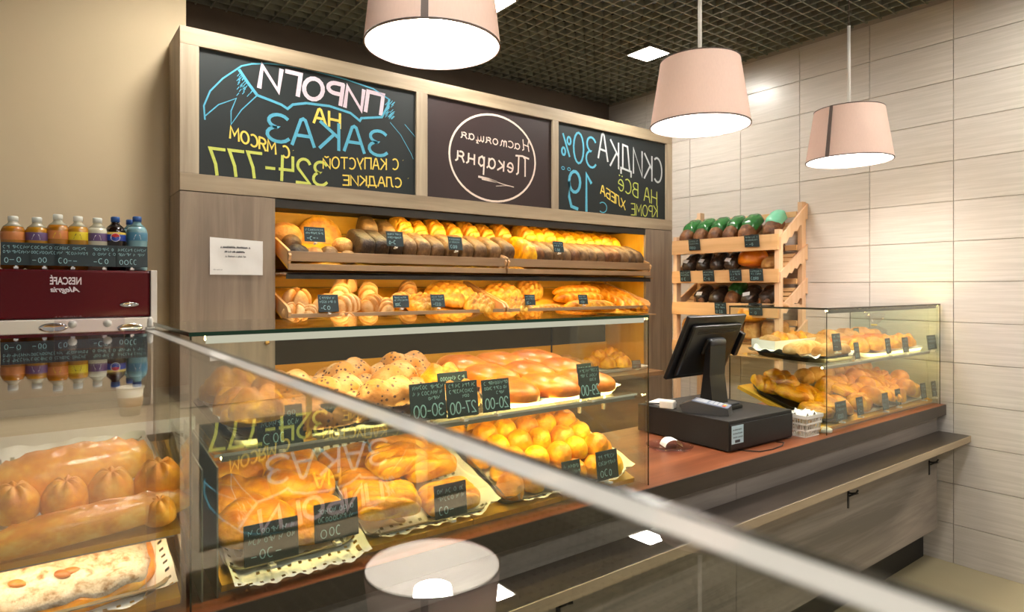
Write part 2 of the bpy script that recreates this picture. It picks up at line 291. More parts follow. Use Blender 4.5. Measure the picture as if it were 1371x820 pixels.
# ================================================================== STROKE LETTERING (the photograph is mirrored, so all writing runs right to left)
def arc(cx, cy, rx, ry, a0, a1, n=10): return [(cx+rx*math.cos(math.radians(a0+(a1-a0)*i/n)), cy+ry*math.sin(math.radians(a0+(a1-a0)*i/n))) for i in range(n+1)]
EL = lambda w: arc(w/2, .5, w/2, .5, 90, 450, 16)
GL = {
 'П': (.6, [[(0,0),(0,1),(.6,1),(.6,0)]]), 'И': (.62, [[(0,1),(0,0),(.62,1),(.62,0)]]), 'Й': (.62, [[(0,.85),(0,0),(.62,.85),(.62,0)], [(.15,1.05),(.31,.97),(.47,1.05)]]),
 'Р': (.52, [[(0,0),(0,1)], [(0,1),(.25,1)]+arc(.25,.75,.27,.25,90,-90)+[(0,.5)]]), 'О': (.66, [EL(.66)]), '0': (.58, [EL(.58)]), 'Г': (.48, [[(0,0),(0,1),(.48,1)]]),
 'Н': (.58, [[(0,0),(0,1)], [(.58,0),(.58,1)], [(0,.5),(.58,.5)]]), 'А': (.62, [[(0,0),(.25,.95),(.31,1),(.38,.95),(.62,0)], [(.1,.36),(.52,.36)]]),
 'З': (.5, [arc(.2,.76,.27,.24,150,-80)+arc(.2,.27,.31,.27,85,-150)]), 'К': (.56, [[(0,0),(0,1)], [(.54,1),(0,.46)], [(.14,.58),(.56,0)]]),
 'С': (.58, [arc(.34,.5,.34,.5,55,305,14)]), 'У': (.58, [[(0,1),(.3,.45)], [(.58,1),(.2,0)]]), 'Т': (.6, [[(0,1),(.6,1)], [(.3,1),(.3,0)]]),
 'Л': (.6, [[(0,0),(.12,.1),(.22,1),(.6,1),(.6,0)]]), 'Д': (.7, [[(0,-.15),(0,.06),(.7,.06),(.7,-.15)], [(.1,.06),(.25,1),(.58,1),(.58,.06)]]),
 'Ц': (.66, [[(0,1),(0,0),(.66,0),(.66,-.18)], [(.56,1),(.56,0)]]), 'Е': (.5, [[(.5,1),(0,1),(0,0),(.5,0)], [(0,.52),(.42,.52)]]),
 'М': (.74, [[(0,0),(.06,1),(.37,.35),(.68,1),(.74,0)]]), 'Я': (.54, [[(.54,0),(.54,1)], [(.54,1),(.27,1)]+arc(.27,.75,.27,.25,90,270)+[(.54,.5)], [(.26,.5),(0,0)]]),
 'В': (.54, [[(0,0),(0,1)], [(0,1),(.22,1)]+arc(.22,.77,.26,.23,90,-90)+[(0,.54)], [(.22,.54)]+arc(.24,.27,.3,.27,90,-90)+[(0,0)]]),
 'Ё': (.5, [arc(.26,.4,.26,.4,20,330,12), [(.02,.4),(.5,.48)], [(.12,1.05),(.16,1.08)], [(.38,1.05),(.42,1.08)]]), 'Х': (.58, [[(0,0),(.58,1)], [(0,1),(.58,0)]]),
 'Б': (.54, [[(.5,1),(0,1),(0,0),(.26,0)]+arc(.26,.27,.28,.27,-90,90)+[(0,.54)]]), 'с': (.46, [arc(.27,.3,.27,.3,50,310)]),
 '1': (.34, [[(0,.78),(.22,1),(.22,0)]]), '2': (.54, [arc(.26,.72,.26,.28,160,-30)+[(0,0),(.54,0)]]), '3': (.5, [arc(.2,.76,.27,.24,150,-80)+arc(.2,.27,.31,.27,85,-150)]),
 '4': (.54, [[(.02,1),(0,.45),(.54,.45)], [(.44,1),(.44,0)]]), '7': (.52, [[(0,1),(.52,1),(.3,.4),(.24,0)]]), '9': (.5, [arc(.25,.72,.25,.28,0,360,14)+[(.5,.3),(.4,.05),(.12,0)]]), '5': (.5, [[(.48,1),(.06,1),(.04,.58),(.25,.62)]+arc(.23,.31,.27,.31,80,-140)]),
 '-': (.4, [[(.04,.45),(.36,.45)]]), '%': (.5, [arc(.1,.6,.1,.12,0,360,10), arc(.4,.2,.1,.12,0,360,10), [(.06,.1),(.44,.75)]]), '°': (.3, [arc(.13,.85,.12,.13,0,360,10)]), '·': (.2, [[(.08,.9),(.12,.92)]]), ' ': (.3, []),
 'а': (.46, [arc(.21,.26,.21,.26,30,390,12), [(.42,.5),(.4,.1),(.5,0)]]), 'т': (.66, [[(0,0),(.04,.5)], [(.04,.4),(.16,.52),(.24,.4),(.26,0)], [(.27,.4),(.4,.52),(.48,.4),(.5,.08),(.6,0)]]), 'о': (.44, [arc(.22,.26,.22,.26,90,450,12)]),
 'щ': (.7, [[(.02,.5),(.02,.1),(.1,0),(.24,.1),(.28,.5),(.28,.1),(.38,0),(.52,.12),(.54,.5),(.54,.02),(.62,-.18),(.5,-.2),(.66,.05)]]), 'я': (.5, [[(0,0),(.16,.26)], arc(.22,.38,.16,.13,60,300,8)+[(.4,.25)], [(.42,.5),(.4,.08),(.5,0)]]),
 'е': (.42, [[(.02,.24),(.38,.3)]+arc(.2,.28,.19,.25,5,320,12)]), 'к': (.46, [[(.04,0),(.06,.52)], [(.4,.5),(.08,.26),(.44,0)]]), 'р': (.5, [[(.06,-.4),(.1,.5)], [(.1,.35),(.24,.52),(.42,.4),(.42,.12),(.26,0),(.1,.1)]]), 'н': (.5, [[(.02,0),(.06,.5)], [(.42,.5),(.4,.08),(.5,0)], [(.04,.26),(.42,.26)]]),
 'n': (.7, [[(0,0),(.1,.95),(.2,1)], [(-.15,1),(.3,1.06),(.75,1)], [(.55,1),(.5,.1),(.6,0)]]), 'h': (.8, [[(-.1,.7),(.1,1),(.16,.6),(.05,0)], [(.66,1),(.56,.1),(.68,0)], [(.08,.45),(.6,.55)]]),
}
class Chalk(MB):
    def stroke(s, pts, wd, M):      # a mitred flat ribbon; every stroke lies a hair proud of the one before
        q = [M(p) for p in pts]; q = [a for i, a in enumerate(q) if i == 0 or (a-q[i-1]).length > 1e-5]
        if len(q) < 2: return
        s.k = getattr(s, 'k', 0)+1; off = Vector((0, -4e-5*s.k, 0)); n = len(q); closed = (q[0]-q[-1]).length < wd*.3; vs = []
        def nrm(a, b): d = (b-a).normalized(); return Vector((-d.z, 0, d.x))
        for i in range(n):
            n0 = nrm(q[i-1], q[i]) if i else (nrm(q[-2], q[-1]) if closed else nrm(q[0], q[1])); n1 = nrm(q[i], q[i+1]) if i < n-1 else (nrm(q[0], q[1]) if closed else n0)
            m = n0+n1
            m = m.normalized() if m.length > .2 else n0
            k = 1/max(.55, m.dot(n0)); e = Vector((0, 0, 0))
            if not closed and i in (0, n-1): e = (q[0]-q[1]).normalized()*wd*.3 if i == 0 else (q[-1]-q[-2]).normalized()*wd*.3
            vs += [q[i]+e+m*(wd/2*k)+off, q[i]+e-m*(wd/2*k)+off]
        s.add(vs, [(2*i, 2*i+1, 2*i+3, 2*i+2) for i in range(n-1)])
    def text(s, txt, P0, P1, PT, wd, jit=.02):      # P0 baseline start, P1 baseline end, PT top of the first letter (3-D points in one plane)
        tot = sum(GL[c][0]+.17 for c in txt)-.17; ex = (P1-P0)/tot; ey = PT-P0; x = 0
        for c in txt:
            gw, pl = GL[c]; dy = R.uniform(-jit, jit)
            for p in pl: s.stroke([(x+q[0], q[1]+dy) for q in p], wd, lambda q: P0+ex*q[0]+ey*q[1])
            x += gw+.17
BY = 3.1335
def bp(px, py): v = ony(px, py, 3.13); v.y = BY; return v
def line(ch, txt, a, b, t, wd, jit=.03): ch.text(txt, bp(*a), bp(*b), bp(*t), wd, jit)
def poly(ch, pts, wd, z2=None):
    q = [bp(*p) for p in pts]; ch.stroke([(i, 0) for i in range(len(q))], wd, lambda p: q[int(p[0])])
Z2 = lambda pts: [(240+x/3.565, 60+y/3.565) for x, y in pts]
Z3 = lambda pts: [(560+x/3.808, 120+y/3.808) for x, y in pts]

# ================================================================== MENU BOARD over the bread cabinet
YF, XL = 3.12, .512
H0, H1 = 1.882, 2.61
xs = lambda px: ony(px, 260, YF).x
mb_ = thing('menu_board', 'wide oak framed menu board over the bread cabinet with three dark panels', 'menu board', (XL, YF, H0))
def wpart(name, x0, x1, y0, y1, z0, z1, mat, par, org, bev=.0015):
    o = MB().rbox(x0-org[0], x1-org[0], y0-org[1], y1-org[1], z0-org[2], z1-org[2], bev).obj(name, mat, par); return o
og = (XL, YF, H0); XR = XW-.006
b1, b2, b3 = (xs(267), xs(558)), (xs(573), xs(740.5)), (xs(748.5), xs(893))
wpart('top_rail', XL, XR, YF, YF+.03, 2.532, H1, 'oak_h', mb_, og); wpart('bottom_rail', XL, XR, YF, YF+.03, H0, 1.96, 'oak_h', mb_, og)
for a, b in ((XL, b1[0]), (b1[1], b2[0]), (b2[1], b3[0]), (b3[1], XR)): wpart('stile', a, b, YF, YF+.03, 1.96, 2.532, 'oak', mb_, og)
wpart('end_panel', XL, XL+.02, YF+.03, YL, H0, H1, 'oak', mb_, og); wpart('top_panel', XL+.02, XR, YF+.03, YL+.1, H1-.02, H1-.001, 'oak_h', mb_, og)
wpart('back_panel', XL+.02, XR, YF+.05, YF+.065, H0+.005, H1-.02, 'oak_h', mb_, og)
def panel(x0, x1, mat, name, label):
    o = wpart(name, x0-.004, x1+.004, YF+.015, YF+.045, 1.956, 2.536, mat, mb_, og, .0005); o['label'] = label; return o
p1 = panel(*b1, 'chalkboard', 'chalkboard', 'left chalkboard with pink, blue and yellow chalk lettering and a phone number')
p2 = panel(*b2, 'brown_sign', 'sign_panel', 'dark brown sign panel with a cream oval emblem')
p3 = panel(*b3, 'chalkboard', 'chalkboard', 'right chalkboard announcing a discount in white, blue and yellow chalk')
LINES = []
def chalk_obj(ch, mat, par, name='chalk_lettering'):
    ch.v = [(v[0]-XL, v[1]-YF, v[2]-H0) for v in ch.v]; return ch.obj(name, mat, par)
def wr_(par, mat, *ls):      # each written line is a part of its own
    for txt, a, b, t, wd, *j in ls:
        c = Chalk(); line(c, txt, a, b, t, wd*1.15, *j); chalk_obj(c, mat, par)
def draw(par, mat, name, *pls):
    for pl, wd in pls:
        c = Chalk(); poly(c, pl, wd); chalk_obj(c, mat, par, name)
wr_(p1, 'chalk_pink', ('ПИРОГИ', (510.7, 152.6), (348, 116), (514, 127), .018))
wr_(p1, 'chalk_yellow', ('НА', (456, 171), (421, 163.8), (456, 152), .011), ('·', (541, 227), (540, 227), (541, 213), .006), ('С КАПУСТОЙ', (534, 227), (433.5, 225.5), (534, 213), .006), ('·', (394, 215), (393, 215), (394, 200), .006), ('С МЯСОМ', (388, 213), (308.7, 184.4), (388, 198), .0075), ('·', (548, 250), (547, 250), (548, 238), .006), ('СЛАДКИЕ', (538, 250.7), (460, 247.4), (538, 238.5), .0065))
wr_(p1, 'chalk_blue', ('ЗАКАЗ', (516, 208.7), (359, 188), (516, 176), .014))
draw(p1, 'chalk_blue', 'chalk_banner', *[(Z2(pl), wd) for pl, wd in (([(125,355),(120,290),(150,220),(210,160),(270,120),(300,100),(350,90),(420,88),(520,98),(640,122),(800,165),(930,210),(1005,260)], .007), ([(290,120),(330,180),(375,240)], .014),
    ([(375,240),(440,265),(490,285),(520,305),(545,285),(610,278),(720,292),(820,325),(865,362),(872,350),(970,345)], .012), ([(970,345),(1000,290),(1005,260)], .012), ([(125,340),(190,285),(275,255),(250,315),(250,380),(300,310),(370,245)], .005),
    ([(1010,370),(1060,430),(1110,520),(1120,545)], .003), ([(1080,380),(1130,440)], .003))])
c = Chalk()
for i in range(40):
    x, y = 285+R.uniform(0, 80), 130+R.uniform(0, 105)
    if y-130 > (x-285)*1.4-14: poly(c, Z2([(x, y), (x-10, y+12)]), .003)
    x, y = 985+R.uniform(0, 35), 275+R.uniform(0, 80); poly(c, Z2([(x, y), (x+12, y-12)]), .003)
o = chalk_obj(c, 'chalk_blue', p1, 'chalk_hatching'); o['kind'] = 'stuff'
wr_(p1, 'chalk_lime', ('324-777', (436, 248), (280.7, 232), (437, 217), .012))
wr_(p2, 'sign_cream', ('hастоящая', (709.7, 203), (618, 184), (710, 189), .006, 0), ('nекарня', (704, 236), (611, 214.5), (706, 212), .009, 0))
draw(p2, 'sign_cream', 'emblem_ring', ([(660+57.5*math.cos(a), 211.5+58*math.sin(a)+.12*57.5*math.cos(a)) for a in [2*PI*i/48 for i in range(49)]], .012))
draw(p2, 'sign_cream', 'emblem_ear', (Z3([(312, 444), (360, 455), (400, 470)]), .012), (Z3([(330, 455), (370, 464), (400, 470)]), .012), (Z3([(390, 466), (440, 484), (490, 497)]), .005), (Z3([(400, 492), (450, 490), (480, 494)]), .003))
wr_(p3, 'chalk_grey', ('СКИДКА', (887, 247), (802, 213), (887, 215), .012, .06))
wr_(p3, 'chalk_blue', ('30%', (797, 226), (753, 211), (797.5, 186), .012), ('19', (792.4, 282.8), (763, 279.7), (792.4, 234), .018), ('°', (765, 240), (760, 239), (765, 225), .004), ('°', (757, 238), (752, 237), (757, 223), .004), ('с', (813.4, 285), (804, 284), (813.4, 262), .006))
wr_(p3, 'chalk_lime', ('НА ВСЁ', (880.4, 275), (829, 254), (880.4, 257), .007), ('КРОМЕ', (881, 291), (846, 288), (881, 276.5), .006))
wr_(p3, 'chalk_yellow', ('ХЛЕБА', (838, 281), (805, 259), (838, 269), .007))

# ================================================================== BREAD CABINET
cb = thing('bread_cabinet', 'oak bread cabinet with a lit pine niche of tilted bread shelves', 'cabinet', (XL, YF, 0)); og = (XL, YF, 0)
NX0, NX1, NYB, NZ1 = .923, 3.562, 3.53, 1.876
wpart('front_panel', XL, NX0, YF, YF+.02, .0, H0-.004, 'oak_dark', cb, og); wpart('side_panel', XL, XL+.02, YF+.02, YL, 0, H0-.004, 'oak_dark', cb, og)
wpart('front_panel', NX1, XR, YF, YF+.02, .0, H0-.004, 'oak_dark', cb, og)
wpart('inner_side', NX0-.02, NX0, YF+.02, NYB, .86, NZ1, 'pine_z', cb, og); wpart('inner_side', NX1, NX1+.02, YF+.02, NYB, .86, NZ1, 'pine_z', cb, og)
wpart('niche_top', NX0, NX1, YF+.02, NYB, NZ1-.015, NZ1, 'niche_black', cb, og)
wpart('niche_back', NX0, NX1, NYB+.001, NYB+.02, .86, NZ1, 'niche_black', cb, og)
for z0, z1 in ((.893, 1.03), (1.235, 1.34), (1.343, 1.45), (1.453, 1.545), (1.548, 1.65), (1.653, 1.755), (1.758, 1.86)): wpart('back_plank', NX0, NX1, NYB-.014, NYB, z0, z1, 'pine', cb, og)
k = MB(); k.lathe([(.004, 0), (.01, .004), (.012, .012), (.006, .016)], 12, M=Matrix.Translation((.882-XL, -.001, 1.189)) @ Matrix.Rotation(PI/2, 4, 'X')); k.obj('knob', 'brass', cb, True)
# warm lamp strips of the niche
wpart('valance', NX0, NX1, YF+.004, YF+.012, 1.835, NZ1, 'niche_black', cb, og); wpart('valance', NX0+.03, NX1-.03, YF-.072, YF-.064, 1.492, 1.522, 'niche_black', cb, og)
for yy, zz in ((YF+.04, NZ1-.02), (YF-.03, 1.511), (YF-.02, 1.252)):
    s_ = B(NX0+.09-XL, NX1-.09-XL, yy-YF-.006, yy-YF+.006, zz-.006, zz).obj('light_strip', 'led_warm' if zz > 1.6 else 'led_warm_low', cb)
wpart('shelf_board', NX0+.002, NX1-.002, YF-.072, NYB-.015, 1.512, 1.522, 'crate_wood', cb, og); wpart('shelf_board', NX0+.002, NX1-.002, YF-.1, NYB-.015, 1.254, 1.264, 'crate_wood', cb, og)
# back counter under it
bc = thing('back_counter', 'brown back counter board running under the bread cabinet niche', 'counter', (NX0, 2.8, 0)); og = (NX0, 2.8, 0)
wpart('worktop', NX0, 3.385, 2.8, YF-.001, .866, .893, 'brown_wood', bc, og); wpart('worktop', NX0, NX1, YF-.001, NYB-.016, .866, .893, 'brown_wood', bc, og); wpart('front_panel', NX0, 3.3, 2.86, 2.88, 0, .866, 'brown_wood', bc, og); wpart('side_panel', 3.28, 3.3, 2.88, YF-.002, 0, .866, 'brown_wood', bc, og)
# sheet of paper on the left front panel
pt = thing('paper_notice', 'white printed notice taped to the oak panel beside the bread shelves', 'notice', (.633, YF-.0035, 1.509))
m_ = MB(); nx, nz_ = 12, 8
m_.add([(.231*i/nx, -.002-.0022*math.sin(i*.9+j*.7)*math.sin(j*.5), .170*j/nz_-.010*i/nx*(j/nz_)) for j in range(nz_+1) for i in range(nx+1)], [(j*(nx+1)+i, j*(nx+1)+i+1, (j+1)*(nx+1)+i+1, (j+1)*(nx+1)+i) for j in range(nz_) for i in range(nx)])
m_.obj('sheet', 'paper', pt, True)
c = Chalk()
def scrib(c, x0, x1, z, h, y, wd):
    x = x0
    while x < x1:
        d = R.uniform(.5, 1.0)*h; c.stroke([(x, z), (x+d*.35, z+h*R.uniform(.6, 1)), (x+d*.7, z+h*R.uniform(0, .4))], wd, lambda p: Vector((p[0], y, p[1]))); x += d*.75+ (h*.5 if R.random() < .12 else 0)
for a_ in ((.045, .172, .122, .009, -.006, .0032), (.062, .15, .102, .008, -.006, .003), (.065, .15, .08, .009, -.006, .002), (.014, .05, .02, .006, -.006, .0008)):
    c = Chalk(); scrib(c, *a_); c.obj('printed_line', 'ink', pt)
# ================================================================== BREAD SHAPES
def sp(v, e): return math.copysign(abs(v)**e, v)
def wob(x, y, z, f, s): return (math.sin(x*f+s)*math.cos(y*f*1.3+s*2.1)+math.sin(z*f*1.1+x*f*.7+s*.7))*.5
def blob(name, mat, L, W, H, e1=1, e2=1, nu=28, nv=14, fn=None, amp=.03, freq=60, seed=0, base=.3):
    mb = MB(); vs = []
    for j in range(1, nv):
        v = -PI/2+PI*j/nv
        for i in range(nu):
            u = 2*PI*i/nu
            x, y, z = sp(math.cos(v), e1)*sp(math.cos(u), e2), sp(math.cos(v), e1)*sp(math.sin(u), e2), sp(math.sin(v), e1)
            vs.append((x, y, z))
    vs = [(0, 0, -1)]+vs+[(0, 0, 1)]
    out = []; cut = []
    for x, y, z in vs:
        zz = (z if z > 0 else z*base); zz = (zz+base)/(1+base)
        p = Vector((x*L/2, y*W/2, zz*H)); k = 1+amp*wob(p.x, p.y, p.z, freq, seed)
        p = Vector((p.x*k, p.y*k, p.z*(1+amp*.6*wob(p.y, p.x, p.z, freq*1.2, seed+3))))
        z_b = p.z
        if fn: p = fn(p, x, y, z)
        out.append(p); cut.append(max(0., min(1., abs(z_b-p.z)/(.008 if mat != 'pie' else .014)-(0 if mat != 'pie' else .25))))
    fs = [(0, 1+(i+1) % nu, 1+i) for i in range(nu)]+[(len(out)-1, 1+(nv-2)*nu+i, 1+(nv-2)*nu+(i+1) % nu) for i in range(nu)]
    fs += [(1+j*nu+i, 1+j*nu+(i+1) % nu, 1+(j+1)*nu+(i+1) % nu, 1+(j+1)*nu+i) for j in range(nv-2) for i in range(nu)]
    mb.add(out, fs); me = mb.mesh(name, mat, True); a_ = me.attributes.new('cut', 'FLOAT', 'POINT'); a_.data.foreach_set('value', cut); a_ = me.attributes.new('top', 'FLOAT', 'POINT'); a_.data.foreach_set('value', [max(0., min(1., q_.z/H)) for q_ in out]); return me
def groove(pos, dirx, diry, wd, dep):      # scored cuts across the top
    def fn(p, x, y, z):
        if z > 0:
            s = p.x*dirx+p.y*diry
            for c in pos: p.z -= dep*math.exp(-((s-c)/wd)**2)
        return p
    return fn
def dimple(r, dep, lip=0):
    def fn(p, x, y, z):
        if z > 0:
            d = math.hypot(p.x, p.y); p.z += -dep*math.exp(-(d/r)**2)+lip*math.exp(-((d-r*1.3)/(r*.5))**2)
        return p
    return fn
def pinch(p, x, y, z):
    if z > 0:
        s = abs(y); p.z += .012*math.exp(-(p.y/.012)**2)*(1+.5*math.sin(p.x*220)); 
    return p
def pucker(nf, dep, r):
    def fn(p, x, y, z):
        if z > .1:
            a = math.atan2(p.y, p.x); d = math.hypot(p.x, p.y); p.z += dep*math.cos(a*nf)*math.exp(-((d-r)/(r*.9))**2)-dep*1.6*math.exp(-(d/(r*.5))**2)
        return p
    return fn
def knobbly(cells, amp):
    def fn(p, x, y, z):
        if z > -.2: p.z += amp*(abs(math.sin(p.x*cells))*abs(math.sin(p.y*cells+p.x*cells*.5))-.3)
        return p
    return fn
M_RYE = blob('rye_loaf', 'rye', .2, .09, .1, .42, .3, amp=.025, seed=1); M_TAN = blob('brown_loaf', 'rye_tan', .2, .09, .1, .42, .3, amp=.025, seed=2)
M_GOLD = blob('white_loaf', 'golden', .25, .105, .115, .65, .5, nu=56, nv=24, fn=groove((-.08, -.03, .02, .07), 1, .35, .008, .012), seed=3); M_YEL = blob('white_loaf', 'yellow', .24, .09, .112, .65, .5, nu=56, nv=24, fn=groove((-.06, -.02, .02, .06), 1, .3, .008, .01), seed=4)
M_DARKROLL = blob('dark_roll', 'rye_tan', .2, .07, .095, .55, .4, amp=.03, seed=5); M_DARK2 = blob('dark_roll', 'brown', .2, .07, .095, .55, .4, amp=.03, seed=6)
M_ROUND_D = blob('round_bread', 'rye', .11, .11, .075, .9, 1, fn=groove((-.02, .02), 1, .4, .006, .006), seed=7); M_ROUND_P = blob('round_bread', 'pale', .14, .13, .09, .9, 1, seed=8); M_ROUND_T = blob('round_bread', 'rye_tan', .1, .095, .065, .9, 1, seed=9)
M_FLAT = blob('flat_bread', 'golden', .24, .24, .04, .8, 1, fn=dimple(.07, .012, .006), seed=10)
def cross(p, x, y, z):
    if z > 0:
        for s in (p.x*.8+p.y*.6, p.x*.6-p.y*.8): p.z -= .018*math.exp(-(s/.008)**2)
    return p
M_SCORE = blob('floured_roll', 'flour', .125, .12, .085, .9, 1, nu=64, nv=32, fn=cross, seed=11); M_OVAL = blob('floured_roll', 'flour', .15, .1, .09, .9, .95, fn=groove((-.045, -.015, .015, .045), 1, .25, .006, .014), seed=12, nu=72, nv=32)
M_BRAID = blob('braided_loaf', 'golden', .32, .26, .12, .9, .9, nu=80, nv=40, fn=knobbly(72, .026), seed=13); M_BRAID2 = blob('braided_loaf', 'golden', .22, .2, .1, .9, .9, nu=72, nv=36, fn=knobbly(82, .022), seed=14)
M_BATON = blob('long_loaf', 'golden', .46, .085, .075, .75, .6, nu=80, nv=24, fn=groove((-.15, -.09, -.03, .03, .09, .15), 1, .8, .01, .01), seed=15)
M_BAGUETTE = blob('baguette', 'golden', .5, .068, .06, .8, .55, nu=80, nv=24, fn=groove((-.18, -.11, -.04, .03, .10, .17), 1, 1.2, .01, .009), seed=16)
M_PALEP = blob('sugared_pastry', 'pale', .13, .08, .055, .9, .8, fn=groove((-.03, .01, .04), 1, .5, .008, .008), seed=17); M_ORP = blob('twisted_pastry', 'yellow', .11, .09, .06, .9, .9, fn=knobbly(70, .016), seed=18, nu=36, nv=18)
M_PINK = blob('speckled_bun', 'pinkish', .15, .085, .055, .9, .85, fn=knobbly(48, .015), seed=19, nu=48, nv=24)
M_GLAZED = blob('glazed_pie', 'orange', .19, .15, .055, .75, .7, fn=dimple(.02, .008, .004), seed=20, amp=.06, freq=34, nu=48, nv=20)
M_BUN = blob('golden_bun', 'yellow', .085, .08, .065, .95, 1, amp=.05, freq=70, seed=21); M_BUN2 = blob('golden_bun', 'golden', .09, .085, .07, .95, 1, fn=dimple(.01, .012, .004), amp=.05, freq=70, seed=22)
M_PUFF = blob('puff_pastry', 'yellow', .15, .1, .05, .55, .45, nu=72, nv=24, fn=groove((-.05, -.02, .01, .04), .3, 1, .005, .009), seed=23); M_PUFF2 = blob('cheese_pastry', 'yellow', .17, .14, .05, .7, .7, nu=40, nv=18, fn=knobbly(42, .014), seed=24)
M_BIGP = blob('long_pie', 'pie', .34, .13, .085, .85, .7, nu=48, nv=24, fn=pinch, amp=.03, freq=30, seed=25); M_PIEB = blob('pinched_bun', 'pie', .1, .095, .085, .9, 1, nu=36, nv=20, fn=pucker(7, .005, .022), amp=.03, seed=26)
M_PACK = blob('packed_loaf', 'bag_dark', .2, .1, .085, .7, .65, amp=.05, freq=50, seed=27); M_WHITEB = blob('white_bun', 'pale', .085, .08, .06, .9, 1, seed=28)
M_TOAST = blob('tin_loaf', 'pale', .2, .1, .12, .45, .4, amp=.02, seed=29)
def rows(name, cat, label, group, items):      # items: (mesh, loc, rot, scale); label has {} for the ordinal
    for i, it in enumerate(items):
        put(name, label.format(ORD[i]), cat, it[0], it[1], it[2], group, it[3] if len(it) > 3 else 1)
TAGN = [0]
def price_tag(label, P, w_, h_, rz=0, tilt=-.15, lines=None, group='chalk price tags', holder=True, seed=0, sc=None):
    t = thing('price_tag', label, 'price tag', P, (tilt, 0, rz), group)
    MB().rbox(-w_/2, w_/2, -.0015, .0015, 0, h_, .0007).obj('board', 'tag', t)
    c = Chalk(); y = -.0022
    def pl(x, z): return Vector((w_/2-x*w_, y, z*h_))
    if lines:
        for z in (.84, .68): scrib_l(c, w_, h_, z, .10, y)
        scrib_l(c, w_, h_, .54, .09, y, .5, .8)
        c.text(lines, pl(.1, .1), pl(.92, .1), pl(.1, .42), h_*.035, .02)
    else:
        for z in (.74, .52): scrib_l(c, w_, h_, z, .13, y)
        scrib_l(c, w_, h_, .12, .24, y, .12, .66)
    c.obj('chalk_writing', 'chalk_cyan', t)
    if holder: MB().box(-.006, .006, -.012, .012, -.012, -.006).box(-.003, .003, .0016, .006, -.006, h_*.25).obj('holder', 'white_plastic', t)
    return t
def scrib_l(c, w_, h_, z, hh, y, a=.08, b=.92):      # one unreadable chalk line, right to left
    x = a*w_-w_/2; X1 = b*w_-w_/2; h = hh*h_; pl = lambda p: Vector((p[0], y, p[1]))
    while x < X1-h*.4:
        d = h*R.uniform(.45, .75); k = R.randrange(5) if hh < .2 else R.choice((0, 1, 1, 5)); z0 = z*h_+h*R.uniform(-.08, .08)
        if k == 0: st = [arc(x+d*.5, z0+h*.5, d*.5, h*.5, 60, 300, 8)]
        elif k == 1: st = [arc(x+d*.5, z0+h*.45, d*.45, h*.45, 90, 450, 10)]
        elif k == 2: st = [[(x, z0), (x, z0+h*.8), (x+d*.6, z0+h*.3), (x+d, z0+h)]]
        elif k == 3: st = [[(x, z0), (x+d*.3, z0+h), (x+d*.6, z0+h*.2), (x+d, z0+h*.7)]]
        elif k == 5: st = [[(x, z0+h*.45), (x+d*.8, z0+h*.45)]]
        else: st = [[(x+d, z0), (x+d, z0+h)], [(x+d, z0+h), (x+d*.2, z0+h*.75), (x+d, z0+h*.5)]]
        for q in st: c.stroke(q, max(h*.1, .0009), pl)
        x += d*1.35
        if R.random() < .14: x += h*.6

# ================================================================== CABINET SHELVES: tilted wooden bread trays
S1 = Surf(3.045, 1.548, .40); S2 = Surf(3.0, 1.279, .36)
def crate(label, S, x0, x1, rail, dep, double):
    t = thing('bread_tray', label, 'bread tray', (x0, S.y0, S.z0), (S.t, 0, 0), 'tilted wooden bread trays'); w_ = x1-x0
    MB().rbox(0, w_, 0, dep, -.01, 0, .001).obj('bottom_board', 'pine', t)
    M = Matrix.Rotation(-S.t, 4, 'X')
    MB().rbox(0, w_, -.014, 0, .028, .028+rail, .002, M).obj('front_rail', 'crate_wood', t)
    if double: MB().rbox(0, w_, -.014, 0, -.014, .016, .002, M).obj('front_rail', 'crate_wood', t)
    for xx in (0, w_-.012):
        MB().prism([(0, 0), (dep, 0), (dep, .05), (.03, .075), (.0, .06)], 'x', xx, xx+.012).obj('side_board', 'rack_wood_y', t)
    return t
crate('slatted wooden bread tray with rye loaves, left half of the top shelf', S1, .958, 2.235, .048, .46, True); crate('slatted wooden bread tray with dark rolls, right half of the top shelf', S1, 2.245, 3.515, .048, .46, True)
XD = S2.hit(661, 414)[0]
crate('wooden bread tray with floured rolls, left half of the second shelf', S2, .942, XD-.006, .02, .47, False); crate('wooden bread tray with baguettes, right half of the second shelf', S2, XD+.006, 3.455, .02, .47, False)
RT = PI/2
def on1(px, l, h=0, S=S1, py=330):
    y = S.pos(0, l, h).y; return S.pos(ony(px, py, y).x, l, h)
